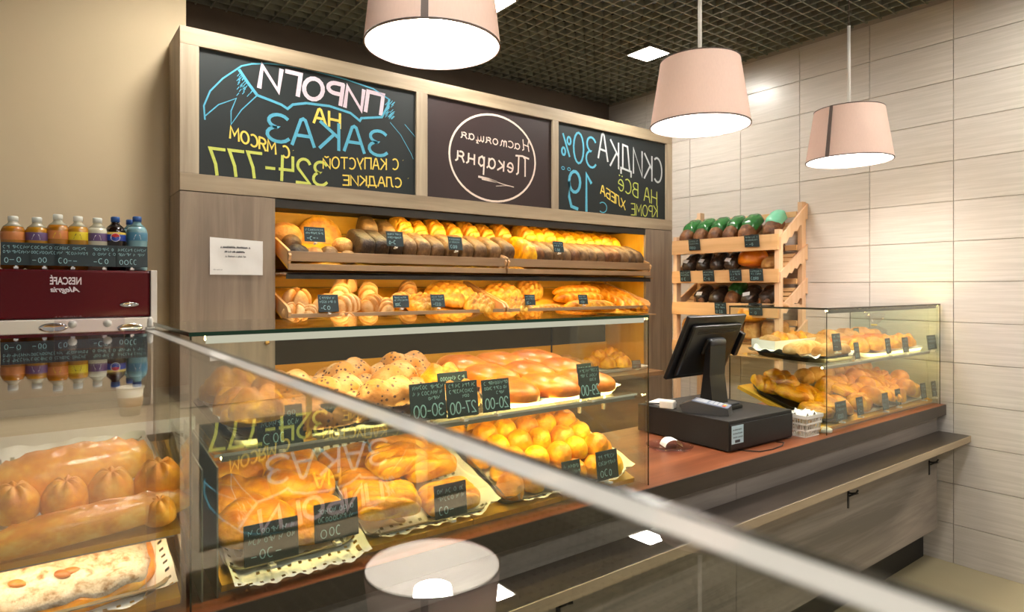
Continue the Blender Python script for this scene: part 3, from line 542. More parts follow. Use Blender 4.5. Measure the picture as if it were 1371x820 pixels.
# top shelf, left tray
it = []
for i in range(11):
    px = 480+i*18.7; it.append((M_RYE if i < 3 else M_TAN, on1(px, .172, .004), (S1.t, 0, RT+R.uniform(-.06, .06)), (1.1, .98, 1.28+R.uniform(-.05, .05))))
rows('rye_loaf', 'bread', '{} brown rye loaf from the left in the front row, top shelf', 'rye loaves on the top shelf', it)
it = [(M_TAN if i < 2 else M_GOLD, on1(489+i*22, .375, .008 if i % 2 else .022), (S1.t, 0, RT+R.uniform(-.25, -.1)), (1.05, 1.05, 1.3)) for i in range(9)]
rows('white_loaf', 'bread', '{} loaf from the left in the back row, above the rye loaves', 'loaves behind the rye loaves', it)
for nm, me, px, l, h, rz, sc, lab in (('round_bread', M_ROUND_P, 381, .30, .01, 0, 1.25, 'large pale round loaf at the left end of the top shelf'), ('round_bread', M_ROUND_D, 398, .09, .004, .3, 1.05, 'small dark round bread by the left end of the top shelf rail'),
    ('flat_bread', M_FLAT, 428, .41, .02, 0, 1.0, 'wide golden flat bread leaning behind a price tag, top shelf left'), ('round_bread', M_ROUND_T, 440, .12, .004, 0, 1, 'small brown roll left of the rye loaves, nearest the tag'),
    ('round_bread', M_ROUND_P, 458, .17, .03, 0, .8, 'pale roll on top of small brown rolls beside the rye loaves'), ('round_bread', M_ROUND_T, 465, .07, .004, .5, .95, 'small brown roll touching the leftmost rye loaf'), ('round_bread', M_ROUND_P, 420, .1, .004, .5, .72, 'small pale roll under the top shelf price tag'),
    ('round_bread', M_ROUND_T, 390, .2, .03, .5, 1, 'brown roll between the pale loaf and the small dark bread')):
    r = (S1.t+(1.0 if me is M_FLAT else 0), 0, rz); put(nm, lab, 'bread', me, on1(px, l, h), r, 'rolls at the left end of the top shelf', sc)
# top shelf, right tray
xa, xb = on1(700, .12).x, 3.45
it = [(M_YEL if i == 0 else (M_DARK2 if i in (1, 5, 9, 10) else M_DARKROLL), S1.pos(xa+(xb-xa)*i/13, .168, .004), (S1.t, 0, RT+R.uniform(-.05, .05)), (1.15, 1.2, 1.3)) for i in range(14)]
rows('dark_roll', 'bread', '{} long roll from the left in the front row, right top tray', 'long rolls in the right top tray', it)
xa, xb = on1(700, .34).x, 3.42
it = [(M_YEL if i % 2 else M_GOLD, S1.pos(xa+(xb-xa)*i/9, .375, .03 if i in (0, 1, 2) else .012), (S1.t, 0, RT-.2+R.uniform(-.1, .1)), (1.05, 1.15, 1.25)) for i in range(10)]
rows('white_loaf', 'bread', '{} golden loaf from the left in the back row, right top tray', 'golden loaves behind the long rolls', it)
# second shelf
def on2(px, l, h=0, py=400): return on1(px, l, h, S2, py)
for nm, me, px, l, h, rz, sc, lab in (('floured_roll', M_SCORE, 397, .20, .008, .2, 1.15, 'cross scored round floured roll at the left end of the second shelf'), ('floured_roll', M_SCORE, 394, .07, .0, .6, .95, 'small floured roll at the front left corner of the second shelf'),
    ('floured_roll', M_OVAL, 414, .06, 0, 1.0, .8, 'small oval roll left of the second shelf price tag'), ('floured_roll', M_OVAL, 437, .16, 0, .3, 1, 'golden oval roll half hidden behind the leftmost second shelf tag'),
    ('floured_roll', M_SCORE, 462, .30, .05, .5, 1.05, 'topmost scored roll of the stack on the second shelf'), ('floured_roll', M_OVAL, 455, .22, .022, .9, 1.12, 'scored roll on the left of the stack under the topmost roll'), ('floured_roll', M_OVAL, 492, .25, .02, 1.1, 1.1, 'scored roll on the right of the stack under the topmost roll'),
    ('floured_roll', M_OVAL, 464, .11, .01, .3, 1.08, 'striped floured roll low in the stack, beside the price tag'), ('floured_roll', M_OVAL, 497, .13, .004, .5, 1.05, 'striped floured roll low in the stack, at its right side'), ('floured_roll', M_SCORE, 462, -.005, -.015, .4, .85, 'scored roll poking over the second shelf rail'), ('floured_roll', M_OVAL, 515, .1, 0, 1.3, .95, 'golden striped roll at the right end of the roll stack'),
    ('floured_roll', M_OVAL, 536, .18, .0, .2, 1.0, 'golden roll behind the second price tag of the second shelf'), ('floured_roll', M_OVAL, 545, .33, .0, 1.2, 1.1, 'golden roll lying far back right of the roll stack'),
    ('braided_loaf', M_BRAID, 603, .25, .004, .2, (1.0, 1.1, .8), 'largest golden braided loaf in the middle of the second shelf'), ('braided_loaf', M_BRAID2, 565, .12, 0, .5, .9, 'golden braided loaf at the front, left of the largest one'), ('braided_loaf', M_BRAID2, 640, .09, 0, 1.1, .95, 'small braided loaf in front of the tray divider'),
    ('braided_loaf', M_BRAID2, 672, .25, .004, .2, (1.2, 1.2, .95), 'orange braided loaf just right of the tray divider'), ('braided_loaf', M_BRAID2, 706, .33, .0, .7, 1.0, 'orange braided loaf behind the third price tag'), ('braided_loaf', M_BRAID2, 690, .08, 0, 1.3, .8, 'small orange braided loaf at the front near the third tag'),
    ('long_loaf', M_BATON, 772, .26, .03, .05, .95, 'upper golden long loaf lying crosswise on the second shelf'), ('long_loaf', M_BATON, 775, .19, .01, 0, .95, 'middle golden long loaf lying crosswise on the second shelf'), ('long_loaf', M_BATON, 790, .06, 0, -.05, .95, 'lowest long loaf along the second shelf rail'), ('long_loaf', M_BATON, 730, .07, 0, .1, .6, 'short golden loaf end beside the lowest long loaf'),
    ('baguette', M_BAGUETTE, 822, .25, .01, RT, 1, 'leftmost of the three baguettes leaning on the second shelf'), ('baguette', M_BAGUETTE, 840, .24, .01, RT+.05, 1, 'middle baguette of the three leaning on the second shelf'), ('baguette', M_BAGUETTE, 857, .23, .01, RT+.02, 1, 'rightmost baguette against the end board of the second shelf')):
    put(nm, lab, 'bread', me, S2.pos({822: 3.24, 840: 3.32, 857: 3.395}[px], l, h) if me is M_BAGUETTE else on2(px, l, h), (S2.t, 0, rz), 'breads on the second shelf', sc)
for px, py, w_, h_, y, lab in ((422.5, 324, .105, .075, 3.10, 'small chalk price tag among the rolls, far left of the top shelf'), (530, 330, .095, .08, 3.02, 'chalk price tag in front of the dark rye loaves, top shelf'), (611, 335, .09, .075, 3.02, 'chalk price tag in front of the pale rye loaves, top shelf'), (749, 338, .085, .07, 3.02, 'chalk price tag on the right top shelf tray'),
    (441, 418, .1, .085, 2.975, 'chalk price tag in front of the floured rolls, second shelf'), (538, 412, .09, .065, 2.985, 'chalk price tag right of the floured roll stack, second shelf'), (587.5, 411.5, .085, .07, 2.985, 'chalk price tag in front of the largest braided loaf'), (711, 409, .078, .065, 2.985, 'chalk price tag in front of the orange braided loaves'), (782, 407.5, .078, .062, 2.985, 'chalk price tag in front of the crosswise long loaves')):
    price_tag(lab, ony(px, py, y), w_, h_, tilt=-.2)
# ================================================================== third level: trays on the back counter
def tray_mesh(name, w_, d, mat, h=.018, lip=.012, t=.003, r=.03):      # shallow tray with rounded corners and a flared rim, centre at origin
    mb = MB(); ring = []
    def loop(w2, d2, rr, z, n=6):
        pts = []
        for cx, cy, a0 in ((w2-rr, d2-rr, 0), (-w2+rr, d2-rr, 90), (-w2+rr, -d2+rr, 180), (w2-rr, -d2+rr, 270)):
            pts += [(cx+rr*math.cos(math.radians(a0+90*i/n)), cy+rr*math.sin(math.radians(a0+90*i/n)), z) for i in range(n+1)]
        return pts
    ls = [loop(w_/2-lip, d/2-lip, r, t), loop(w_/2-lip*.4, d/2-lip*.4, r+.006, h), loop(w_/2, d/2, r+.01, h+.001), loop(w_/2, d/2, r+.01, h-.002), loop(w_/2-lip*.4, d/2-lip*.4, r+.006, h-.003), loop(w_/2-lip, d/2-lip, r, 0)]
    n = len(ls[0])
    mb.add([p for l in ls for p in l], [tuple(range(n)), tuple(range(5*n, 6*n))[::-1]]+[(a*n+i, a*n+(i+1) % n, (a+1)*n+(i+1) % n, (a+1)*n+i) for a in range(5) for i in range(n)])
    return mb.mesh(name, mat)
def doily(label, cx, cy, w_, d, S, fold=.05, rz=0, group='paper doilies', hole=True, nx=56, ny=48, z=.006, cat='doily', wav=.003, mat='paper'):
    mb = MB(); keep = {}
    vs = []
    for j in range(ny+1):
        for i in range(nx+1):
            u, v = i/nx-.5, j/ny-.5
            sc = 1+.02*math.cos(u*2*PI*9) if abs(v) > .49 else 1
            x, y = u*w_, v*d*sc
            zz = z+wav*math.sin(u*23+v*11)*math.cos(v*19)
            e = max(abs(u)*2, abs(v)*2)
            zz += fold*max(0, (e-.8)/.2)**1.5*(1 if j > ny/2 or abs(u) > .4 else .35)
            vs.append((x, y, zz))
    fs = []
    for j in range(ny):
        for i in range(nx):
            e = min(i, nx-1-i, j, ny-1-j)
            if hole and 1 <= e <= 9 and e not in (4, 7) and (i % 3 == 1) and (j % 3 == 1 or e % 3 == 2 and j % 2): continue
            fs.append((j*(nx+1)+i, j*(nx+1)+i+1, (j+1)*(nx+1)+i+1, (j+1)*(nx+1)+i))
    mb.add(vs, fs); o = mb.obj('paper_doily', mat, None, True); o.rotation_mode = 'ZYX'
    o.location = S.pos(cx, cy, 0); o.rotation_euler = (S.t, 0, rz); return tag(o, label, cat, group)
S3 = Surf(2.82, .893, 0.0)
def px3(px, py, h): x, l = S3.hit(px, py, h); return S3.pos(x, l, 0)
put('tray', 'dark oval tray of sugared pastries on the back counter', 'tray', tray_mesh('tray', .44, .26, 'tray_dark', r=.11), px3(748, 495, .01), (0, 0, .25), 'trays on the back counter')
put('tray', 'white paper lined tray of orange pastries at the counter end', 'tray', tray_mesh('tray', .5, .24, 'white_plastic', r=.03), px3(828, 494, .01)+Vector((0, .05, .001)), (0, 0, 0), 'trays on the back counter')
it = [(M_PALEP, px3(p[0], p[1], .04)+Vector((0, 0, .008+p[2])), (0, 0, R.uniform(-.6, .6)), 1.15) for p in ((727, 489, 0), (740, 486, .03), (750, 493, 0), (757, 487, .03), (768, 489, .02), (775, 493, 0), (783, 488, 0))]
rows('sugared_pastry', 'pastry', '{} pale sugared pastry from the left on the dark oval tray', 'sugared pastries on the oval tray', it)
it = [(M_ORP, px3(p[0], p[1], .04)+Vector((0, .04, .006+p[2])), (0, 0, R.uniform(-1, 1)), 1.25) for p in ((798, 487, 0), (808, 484, .03), (820, 488, 0), (824, 482, .04), (834, 485, .02), (840, 487, 0))]
rows('twisted_pastry', 'pastry', '{} yellow twisted pastry from the left at the back counter end', 'twisted pastries on the back counter', it)
price_tag('chalk price tag standing at the right end of the back counter', px3(850, 496, 0)+Vector((0, -.02, .015)), .085, .055)

# ================================================================== SERVICE COUNTER
ZT, YC = .8315, 1.31
ct = thing('counter_worktop', 'long reddish brown wooden counter top with a dark front edge', 'worktop', (.4, YC, .79)); og = (.4, YC, .79)
CX0 = -.75
wpart('top_board', CX0, XW-.008, YC+.004, 1.93, .80, ZT, 'worktop', ct, og, .002); wpart('edge_band', CX0, XW-.008, YC, YC+.004, .776, ZT-.0005, 'dark_wood', ct, og, .0008)
sb = thing('service_counter', 'grey wood counter base with coat hooks under the bag shelf', 'counter', (.4, 1.345, 0)); og = (.4, 1.345, 0)
for a, b in ((CX0+.05, .36), (.362, 2.02), (2.022, XW-.03)): wpart('front_panel', a, b, 1.345, 1.363, .17, .79, 'grey_wood', sb, og)
wpart('toe_kick', CX0+.05, XW-.03, 1.41, 1.43, 0, .17, 'black_matte', sb, og); wpart('rear_panel', CX0+.05, XW-.03, 1.86, 1.88, 0, .799, 'grey_wood', sb, og)
def hook(x, z):
    h = MB(); h.box(x-.4-.007, x-.4+.007, -.0035, 0, z-.055, z+.02); h.tube([(x-.4, -.004, z+.012), (x-.4, -.02, z+.014), (x-.4, -.035, z+.02), (x-.4+.0, -.043, z+.034)], .004, 6); h.tube([(x-.4, -.004, z-.002), (x-.4+.02, -.016, z+.006), (x-.4+.03, -.03, z+.012)], .004, 6); h.obj('hook', 'black_plastic', sb, True)
for px, py in ((1136.5, 664), (1245, 622)): p = ony(px, py, 1.343); hook(p.x, p.z)
p = ony(748, 812, 1.343); hook(p.x, p.z)
bs = thing('bag_shelf', 'narrow dark bag shelf with pale edge along the counter front', 'shelf', (.4, 1.197, .65)); og = (.4, 1.197, .65)
wpart('shelf_board', CX0, XW-.012, 1.201, 1.3445, .655, .687, 'dark_wood', bs, og, .002); wpart('edge_band', CX0, XW-.012, 1.197, 1.201, .655, .687, 'oak_h', bs, og, .0008)

# ================================================================== GLASS CASES
def sheet(name, x0, x1, y0, y1, z0, z1, par, og, mat='glass', edges=None, emat='glass_edge', et=.0012):
    o = B(x0-og[0], x1-og[0], y0-og[1], y1-og[1], z0-og[2], z1-og[2]).obj(name, mat, par)
    return o
def edge(name, x0, x1, y0, y1, z0, z1, par, og, mat='glass_edge'): return B(x0-og[0], x1-og[0], y0-og[1], y1-og[1], z0-og[2], z1-og[2]).obj(name, mat, par)
GT = .008
YA0, YA1, ZA = 1.334, 1.80, 1.3647
def case(label, x0, x1, ez, mid, par_bars, dark):
    t = thing('display_case', label, 'display case', (x0, YA0, ZT)); og = (x0, YA0, ZT)
    tp = sheet('top_glass', x0, x1, YA0, YA1, ZA-GT, ZA, t, og)
    edge('front_edge', x0, x1, YA0-.0015, YA0, ZA-GT, ZA, tp, og, ez); edge('right_edge', x1, x1+.0015, YA0, YA1, ZA-GT, ZA, tp, og, ez); edge('left_edge', x0-.0015, x0, YA0, YA1, ZA-GT, ZA, tp, og, ez)
    sheet('front_glass', x0+.001, x1-.001, YA0+.002, YA0+.008, ZT, ZA-GT, t, og)
    sheet('side_glass', x0, x0+.006, YA0+.009, YA1-.002, ZT, ZA-GT, t, og); sheet('side_glass', x1-.006, x1, YA0+.009, YA1-.002, ZT, ZA-GT, t, og)
    for xx in (x0, x1-.003): edge('corner_edge', xx, xx+.003, YA0-.0005, YA0+.002, ZT, ZA-GT, t, og, 'glass_edge_dark')
    edge('rear_edge', x1-.006, x1, YA1-.002, YA1, ZT, ZA-GT, t, og, 'glass_edge_dark'); edge('rear_edge', x0, x0+.006, YA1-.002, YA1, ZT, ZA-GT, t, og, 'glass_edge_dark')
    return t, og
XA0, XA1, XD0 = .236, 1.5376, 2.6459
A, oA = case('large glass display case of pastries in front of the bread cabinet', XA0, XA1, 'glass_edge', None, None, False)
D, oD = case('glass display case of pastries between the cash register and the tile wall', XD0, XW-.02, 'glass_edge_dark', None, None, False)
for t_, o_, a_, b_ in ((A, oA, XA0+.03, XA1-.012), (D, oD, XD0+.03, XW-.05)):      # lamp profile under the front of the top glass: pale housing, lit strip on its rear
    lp = B(a_-o_[0], b_-o_[0], .0095, .012, ZA-GT-.016-ZT, ZA-GT-.001-ZT).obj('lamp_profile', 'led_soft' if t_ is A else 'glass_edge_dark', t_)
    B(a_-o_[0], b_-o_[0], .0122, .022, ZA-GT-.009-ZT, ZA-GT-.002-ZT).obj('light_strip', 'led_case' if t_ is A else 'led_right', lp)
PS = thing('pastry_stand', 'open two level pine pastry stand left of the large glass case', 'stand', (-.70, YA0, ZT)); oP = (-.70, YA0, ZT)
SAm = Surf(1.362, 1.118, .09); SAb = Surf(1.368, .852, .33); SAl = Surf(1.368, .985, .22)
SDm = Surf(1.362, 1.118, .05); SDb = Surf(1.368, .85, .33)
def shelf(par, og, S, x0, x1, dep, mat, name, th=.006, edge_mat=None):
    M = Matrix.Translation(S.pos(0, 0)-Vector((og[0], og[1], og[2]))) @ Matrix.Rotation(S.t, 4, 'X')
    o = MB().box(x0, x1, 0, dep, -th, 0, M).obj(name, mat, par)
    if edge_mat: MB().box(x0, x1, -.001, 0, -th, 0, M).obj('shelf_edge', edge_mat, o)
    return o
shelf(A, oA, SAm, .285, 1.515, .4, 'glass', 'glass_shelf', edge_mat='frosted'); shelf(D, oD, SDm, XD0+.02, XW-.04, .4, 'glass', 'glass_shelf', edge_mat='frosted')
x_ = .30
while x_ < 1.5:
    shelf(A, oA, SAb, x_, min(x_+.3, 1.52), .42, 'pine', 'deck_board', .016); x_ += .303
for x0, x1 in ((-.68, -.2), (-.197, .226)): shelf(PS, oP, SAl, x0, x1, .41, 'pine', 'deck_board', .012); shelf(PS, oP, SAb, x0, x1, .42, 'pine', 'deck_board', .016)
for a_ in (-.70, .227): MB().prism([(.034, .0), (.44, .0), (.44, .27), (.40, .27), (.034, .165)], 'x', a_+.70, a_+.706).obj('side_panel', 'acrylic', PS)
wpart('back_panel', -.70, .233, 1.775, 1.785, ZT, 1.07, 'brown_wood', PS, oP)
for i in range(4):
    a = XD0+.02+i*.295; shelf(D, oD, SDb, a, a+.292, .42, 'pine', 'deck_board', .016)
for xx in (1.30, 1.40): B(xx-oA[0], xx+.006-oA[0], .06, .07, 1.075-ZT, 1.118-ZT).obj('shelf_bracket', 'steel', A)
for xx, a in ((.262, .0), (.272, .18)):      # bent steel plates carrying the left end of the glass shelf
    MB().prism([(.03, .0), (.2, .02), (.38, .16), (.38, .30), (.3, .29), (.03, .26)], 'x', xx-oA[0]+a*.1, xx+.003-oA[0]+a*.1).obj('shelf_bracket', 'steel', A)
for t_, o_, a_, b_ in ((A, oA, .30, 1.51), (D, oD, XD0+.04, XW-.06)):      # second lamp strip under the front of the glass shelf
    lp = B(a_-o_[0], b_-o_[0], .034, .036, 1.100-ZT, 1.111-ZT).obj('lamp_profile', 'steel', t_); B(a_-o_[0], b_-o_[0], .0362, .044, 1.104-ZT, 1.1105-ZT).obj('light_strip', 'led_low' if t_ is A else 'led_right', lp)
lp = B(.05, .92, .060, .062, .962-ZT, .976-ZT).obj('lamp_profile', 'steel', PS); B(.05, .92, .0622, .07, .967-ZT, .975-ZT).obj('light_strip', 'led_tart_fill', lp)  # unseen lamp strip added under the upper deck to brighten the tart
# neighbouring case the camera looks over
ZBT, XB, YBF = 1.398, .119, .895
Bc = thing('display_case', 'glass topped counter case in the foreground mirroring the room', 'display case', (-.75, -.7, 0)); oB = (-.75, -.7, 0)
tp = sheet('top_glass', -.75, XB, -.7, YBF, ZBT-.0028, ZBT, Bc, oB, 'coated_glass')
edge('side_edge', XB, XB+.0012, -.7, YBF, ZBT-.0028, ZBT, tp, oB, 'glass_edge_dark'); edge('rear_edge', -.75, XB, YBF, YBF+.001, ZBT-.0028, ZBT, tp, oB, 'glass_edge_dark')
edge('edge_trim', XB-.0125, XB-.0022, -.7, YBF-.003, ZBT+.00002, ZBT+.0006, tp, oB, 'frosted'); edge('edge_lip', XB-.0022, XB+.0012, -.7, YBF-.003, ZBT+.00002, ZBT+.001, tp, oB, 'glass_edge_dark')
for a_, b_ in ((-.75, -.7), (-.75, YBF-.01), (XB-.01, -.7), (XB-.01, YBF-.01)): wpart('corner_post', a_, a_+.01, b_, b_+.01, .86, ZBT-.003, 'acrylic', Bc, oB, .001)
wpart('base_cabinet', -.75, XB, -.7, YBF, .0, .86, 'grey_wood', Bc, oB, .003)
# acrylic holder with two studs, and the corner clamp, standing on that glass
P = onz(122, 446, ZBT); P.y = YBF-.012
ah = thing('acrylic_holder', 'small clear acrylic holder with two white studs on the foreground glass', 'holder', P, (0, 0, 0))
MB().rbox(-.034, .034, -.004, .004, 0, .019, .001).obj('block', 'acrylic', ah)
for xx in (-.017, .017): MB().lathe([(.0035, -.006), (.0045, 0), (.0035, .006)], 12, M=Matrix.Translation((xx, 0, .010)) @ Matrix.Rotation(PI/2, 4, 'X')).obj('stud', 'white_plastic', ah, True)
P = onz(209, 442, ZBT); cl = thing('glass_clamp', 'small bright clamp at the corner of the foreground glass', 'clamp', (XB-.006, YBF-.008, ZBT))
MB().rbox(-.005, .005, -.005, .005, 0, .004, .001).obj('plate', 'steel', cl); MB().lathe([(.003, .004), (.0035, .006), (.003, .014), (.001, .016)], 12).obj('stud', 'white_plastic', cl, True)

# ---------------------------------------------------------------- goods in the large case, middle shelf
def pp(S, px, py, h=0): x, l = S.hit(px, py, h); return x, l
def place(S, me, name, lab, px, py, hh, rz=0, sc=1, lift=.006, group=None, cat='pastry'):
    x, l = S.hit(px, py, hh*.5+lift); return put(name, lab, cat, me, S.pos(x, l, lift), (S.t, 0, rz), group, sc)
put('tray', 'white paper lined tray of glazed orange pies on the case middle shelf', 'tray', tray_mesh('tray', .50, .385, 'white_plastic', r=.06), SAm.pos(1.225, .205, .001), (SAm.t, 0, 0), 'trays in the large case')
put('tray', 'steel tray of speckled pastries on the case middle shelf', 'tray', tray_mesh('tray', .64, .385, 'tray_dark', r=.03), SAm.pos(.632, .205, .001), (SAm.t, 0, 0), 'trays in the large case')
doily('white paper sheet under the glazed orange pies', 1.23, .2, .47, .37, SAm, .02, hole=False, cat='paper sheet', group='paper sheets in the large case', z=.008)
doily('lace edged paper doily under the speckled pastries', .63, .2, .60, .37, SAm, .015, z=.008, group='paper sheets in the large case')
it = []
for j, l in enumerate((.085, .22, .33)):
    for i in range(3):
        it.append((M_GLAZED, SAm.pos(1.075+i*.145+(j % 2)*.02, l, .012+.01*j), (SAm.t, 0, RT+R.uniform(-.3, .3)), 1.02))
rows('glazed_pie', 'pastry', '{} glazed orange pie, counted from the front left of its white tray', 'glazed orange pies', it)
it = []
for j, l in enumerate((.06, .14, .22, .30, .36)):
    for i in range(6):
        if j == 4 and i == 2: continue
        it.append((M_PINK if not (i == 0 or i == 5 and j < 3) else M_ORP, SAm.pos(.385+i*.1, l, .012+(.03 if (i+j) % 3 == 0 else 0)), (SAm.t, 0, R.uniform(-.6, .6)), 1.12))
for k_ in range(0, len(it), 15):
    rows('speckled_bun', 'pastry', '{} speckled pastry, counted from the front left '+('of its steel tray' if k_ == 0 else 'of the rear half of the steel tray'), 'speckled pastries', it[k_:k_+15])
for (px, py, w_, h_, txt, lab) in ((575, 563, .098, .09, '30-00', 'chalk price tag reading 30-00 among the case middle shelf tags'), (621, 558, .092, .088, '27-00', 'chalk price tag reading 27-00 between two other case tags'), (666, 551, .088, .084, '20-00', 'chalk price tag reading 20-00 left of the glazed pies'), (791, 533, .085, .09, '29-00', 'chalk price tag reading 29-00 in front of the glazed pies')):
    price_tag(lab, ony(px, py, 1.352), w_, h_, 0, -.12, txt, seed=px)
price_tag('chalk price tag standing behind the 27-00 tag', ony(609, 540, 1.41)+Vector((0, 0, .0)), .09, .08)
price_tag('chalk price tag standing behind the 29-00 tag', ony(785, 520, 1.42), .06, .075)
price_tag('large chalk price tag at the left end of the case middle shelf', ony(377, 598, 1.37), .095, .085); price_tag('chalk price tag left of the speckled pastries, partly under the glass reflection', ony(455, 575, 1.37), .08, .06)
MB_ = thing('tag_post', 'thin yellow post beside the middle shelf price tags', 'post', ony(414, 588, 1.375)); MB().rbox(-.006, .006, -.004, .004, 0, .10, .001).obj('post', 'pine_z', MB_); MB().rbox(-.014, .014, -.012, .012, -.006, 0, .001).obj('foot', 'pine_z', MB_)
# bottom deck of the large case
put('tray', 'paper lined steel tray heaped with golden buns at the case bottom', 'tray', tray_mesh('tray', .50, .39, 'tray_steel', r=.03), SAb.pos(1.245, .205, .001), (SAb.t, 0, 0), 'trays in the large case')
doily('lace paper under the heap of golden buns', 1.245, .205, .5, .42, SAb, .045, group='paper sheets in the large case')
it = []
for j, l in enumerate((.045, .12, .195, .27, .345)):
    for i in range(6):
        it.append((M_BUN if (i+j) % 3 else M_BUN2, SAb.pos(1.045+i*.078+(j % 2)*.025, l+R.uniform(-.01, .01), .012), (SAb.t, 0, R.uniform(0, 3)), .95))
rows('golden_bun', 'bun', '{} bun of the lower layer of the golden bun heap, from front left', 'golden buns of the lower layer', it[:18]); rows('golden_bun', 'bun', '{} bun of the two rearmost rows of the golden bun heap, from the left', 'golden buns of the rear rows', it[18:])
it = [(M_BUN if i % 2 else M_BUN2, SAb.pos(1.08+(i % 5)*.08, .09+(i//5)*.08+R.uniform(-.01, .01), .055), (SAb.t, 0, R.uniform(0, 3)), .95) for i in range(15)]
rows('golden_bun', 'bun', '{} bun of the top layer of the golden bun heap, from front left', 'golden buns of the top layer', it)
price_tag('chalk price tag at the front right end of the case bottom', ony(815, 642, 1.352), .088, .085, 0, -.12); price_tag('chalk price tag left of the last one at the case bottom, before the buns', ony(768, 655, 1.356), .07, .08)
put('tray', 'paper lined tray of rectangular puff pastries at the case bottom', 'tray', tray_mesh('tray', .36, .39, 'tray_steel', r=.03), SAb.pos(.79, .205, .001), (SAb.t, 0, 0), 'trays in the large case')
doily('lace paper under the rectangular puff pastries', .79, .2, .38, .41, SAb, .04, group='paper sheets in the large case', nx=44)
it = [(M_PUFF, SAb.pos(.69+(i % 2)*.17+R.uniform(-.01, .01), .07+(i//2)*.115, .012+(.03 if i % 3 == 0 else 0)), (SAb.t, 0, R.uniform(-.15, .15)), 1.05) for i in range(6)]+[(M_PUFF, SAb.pos(.77, .2, .06), (SAb.t, 0, .2), 1.05), (M_PUFF, SAb.pos(.82, .3, .055), (SAb.t, 0, -.2), 1.05)]
rows('puff_pastry', 'pastry', '{} rectangular puff pastry on the case bottom tray, from front left', 'rectangular puff pastries', it)
put('tray', 'paper lined tray of cheese pastries at the left of the case bottom', 'tray', tray_mesh('tray', .28, .39, 'tray_steel', r=.03), SAb.pos(.45, .205, .001), (SAb.t, 0, 0), 'trays in the large case')
doily('large lace doily hanging over the front of the cheese pastry tray', .46, .14, .29, .36, SAb, .02, group='paper sheets in the large case', nx=40)
it = [(M_PUFF2, SAb.pos(.39+(i % 2)*.13, .1+(i//2)*.125, .014+(.02 if i % 3 == 0 else 0)), (SAb.t, 0, R.uniform(-.4, .4)), 1.0) for i in range(6)]
rows('cheese_pastry', 'pastry', '{} yellow cheese pastry on the left tray of the case bottom', 'cheese pastries', it)
it = [(M_PUFF2, SAl.pos(.375+(i % 2)*.11, .08+(i//2)*.13, .045+(.02 if i % 2 else 0)), (SAl.t, 0, R.uniform(-.6, .6)), .95) for i in range(4)]
for px, py, w_, lab in ((605, 692, .092, 'chalk price tag in front of the puff pastries'), (452, 722, .1, 'chalk price tag in front of the cheese pastries'), (365, 752, .11, 'chalk price tag at the front of the case bottom, left of the doily')):
    price_tag(lab, ony(px, py, 1.352), w_, .082, 0, -.1)
# left section: pies and the sugared tart
px_, py_ = 0, 0
put('tray', 'steel tray of large pies on the pine pastry stand', 'tray', tray_mesh('tray', .50, .36, 'tray_steel', h=.03, lip=.02, r=.05), SAl.pos(-.025, .195, .001), (SAl.t, 0, .04), 'trays in the large case')
doily('white lace doily under the large pies', -.02, .185, .47, .37, SAl, .035, .04, group='paper sheets in the large case', nx=66, ny=52, z=.01)
place(SAl, M_BIGP, 'long_pie', 'long glossy pie lying at the back of the pie tray', 92, 628, .08, .22, (.92, .95, .95), .015, 'large pies on the pastry stand', 'pie')
place(SAl, M_BIGP, 'long_pie', 'long glossy pie lying at the front of the pie tray', 120, 694, .06, .16, (1.0, .55, .6), .02, 'large pies on the pastry stand', 'pie')
for px, py, sc, lab in ((88, 668, .82, 'leftmost pinched round pie between the two long pies'), (149, 657, .86, 'middle pinched round pie between the two long pies'), (213, 648, .95, 'rightmost pinched round pie at the end of the pie tray'), (20, 676, .82, 'pinched round pie at the far left of the pie tray')):
    place(SAl, M_PIEB, 'pinched_pie', lab, px, py, .06, R.uniform(0, 2), sc, .02, 'large pies on the pastry stand', 'pie')
place(SAl, M_PIEB, 'pinched_pie', 'small pinched pie at the right end of the front long pie', 214, 684, .05, 1, .6, .015, 'large pies on the pastry stand', 'pie')
put('tray', 'steel tray of a sugared tart, low on the pastry stand', 'tray', tray_mesh('tray', .52, .38, 'tray_steel', h=.03, lip=.02, r=.04), SAb.pos(-.04, .19, .001), (SAb.t, 0, .02), 'trays in the large case')
doily('white lace doily under the sugared tart', -.04, .18, .51, .39, SAb, .03, .02, group='paper sheets in the large case', nx=72, ny=54, z=.012)
T = thing('sugared_tart', 'rectangular open tart dusted with powdered sugar on a doily', 'tart', SAb.pos(-.045, .165, .012), (SAb.t, 0, .02))
def tart_fn(p, x, y, z):
    if z > 0: p.z += .006*math.sin(p.x*75+p.y*40)*math.sin(p.y*60-p.x*18)
    return p
link('crust', blob('crust', 'pie', .48, .325, .026, .5, .45, 60, 16, fn=tart_fn, amp=.02, freq=60, seed=31), T); o = link('sugar_top', blob('sugar_top', 'sugar', .455, .30, .028, .4, .4, 72, 24, fn=tart_fn, amp=.03, freq=70, seed=32), T); o.location.z = .008
for i in range(14):
    o = link('jam_spot', blob('jam_spot', 'jam', .03, .018, .010, .9, 1, 12, 8, seed=33) if i == 0 else JS, T); JS = o.data if i == 0 else JS; o.location = (R.uniform(-.19, .19), R.uniform(-.11, .11), .034); o.rotation_euler.z = R.uniform(0, 3)

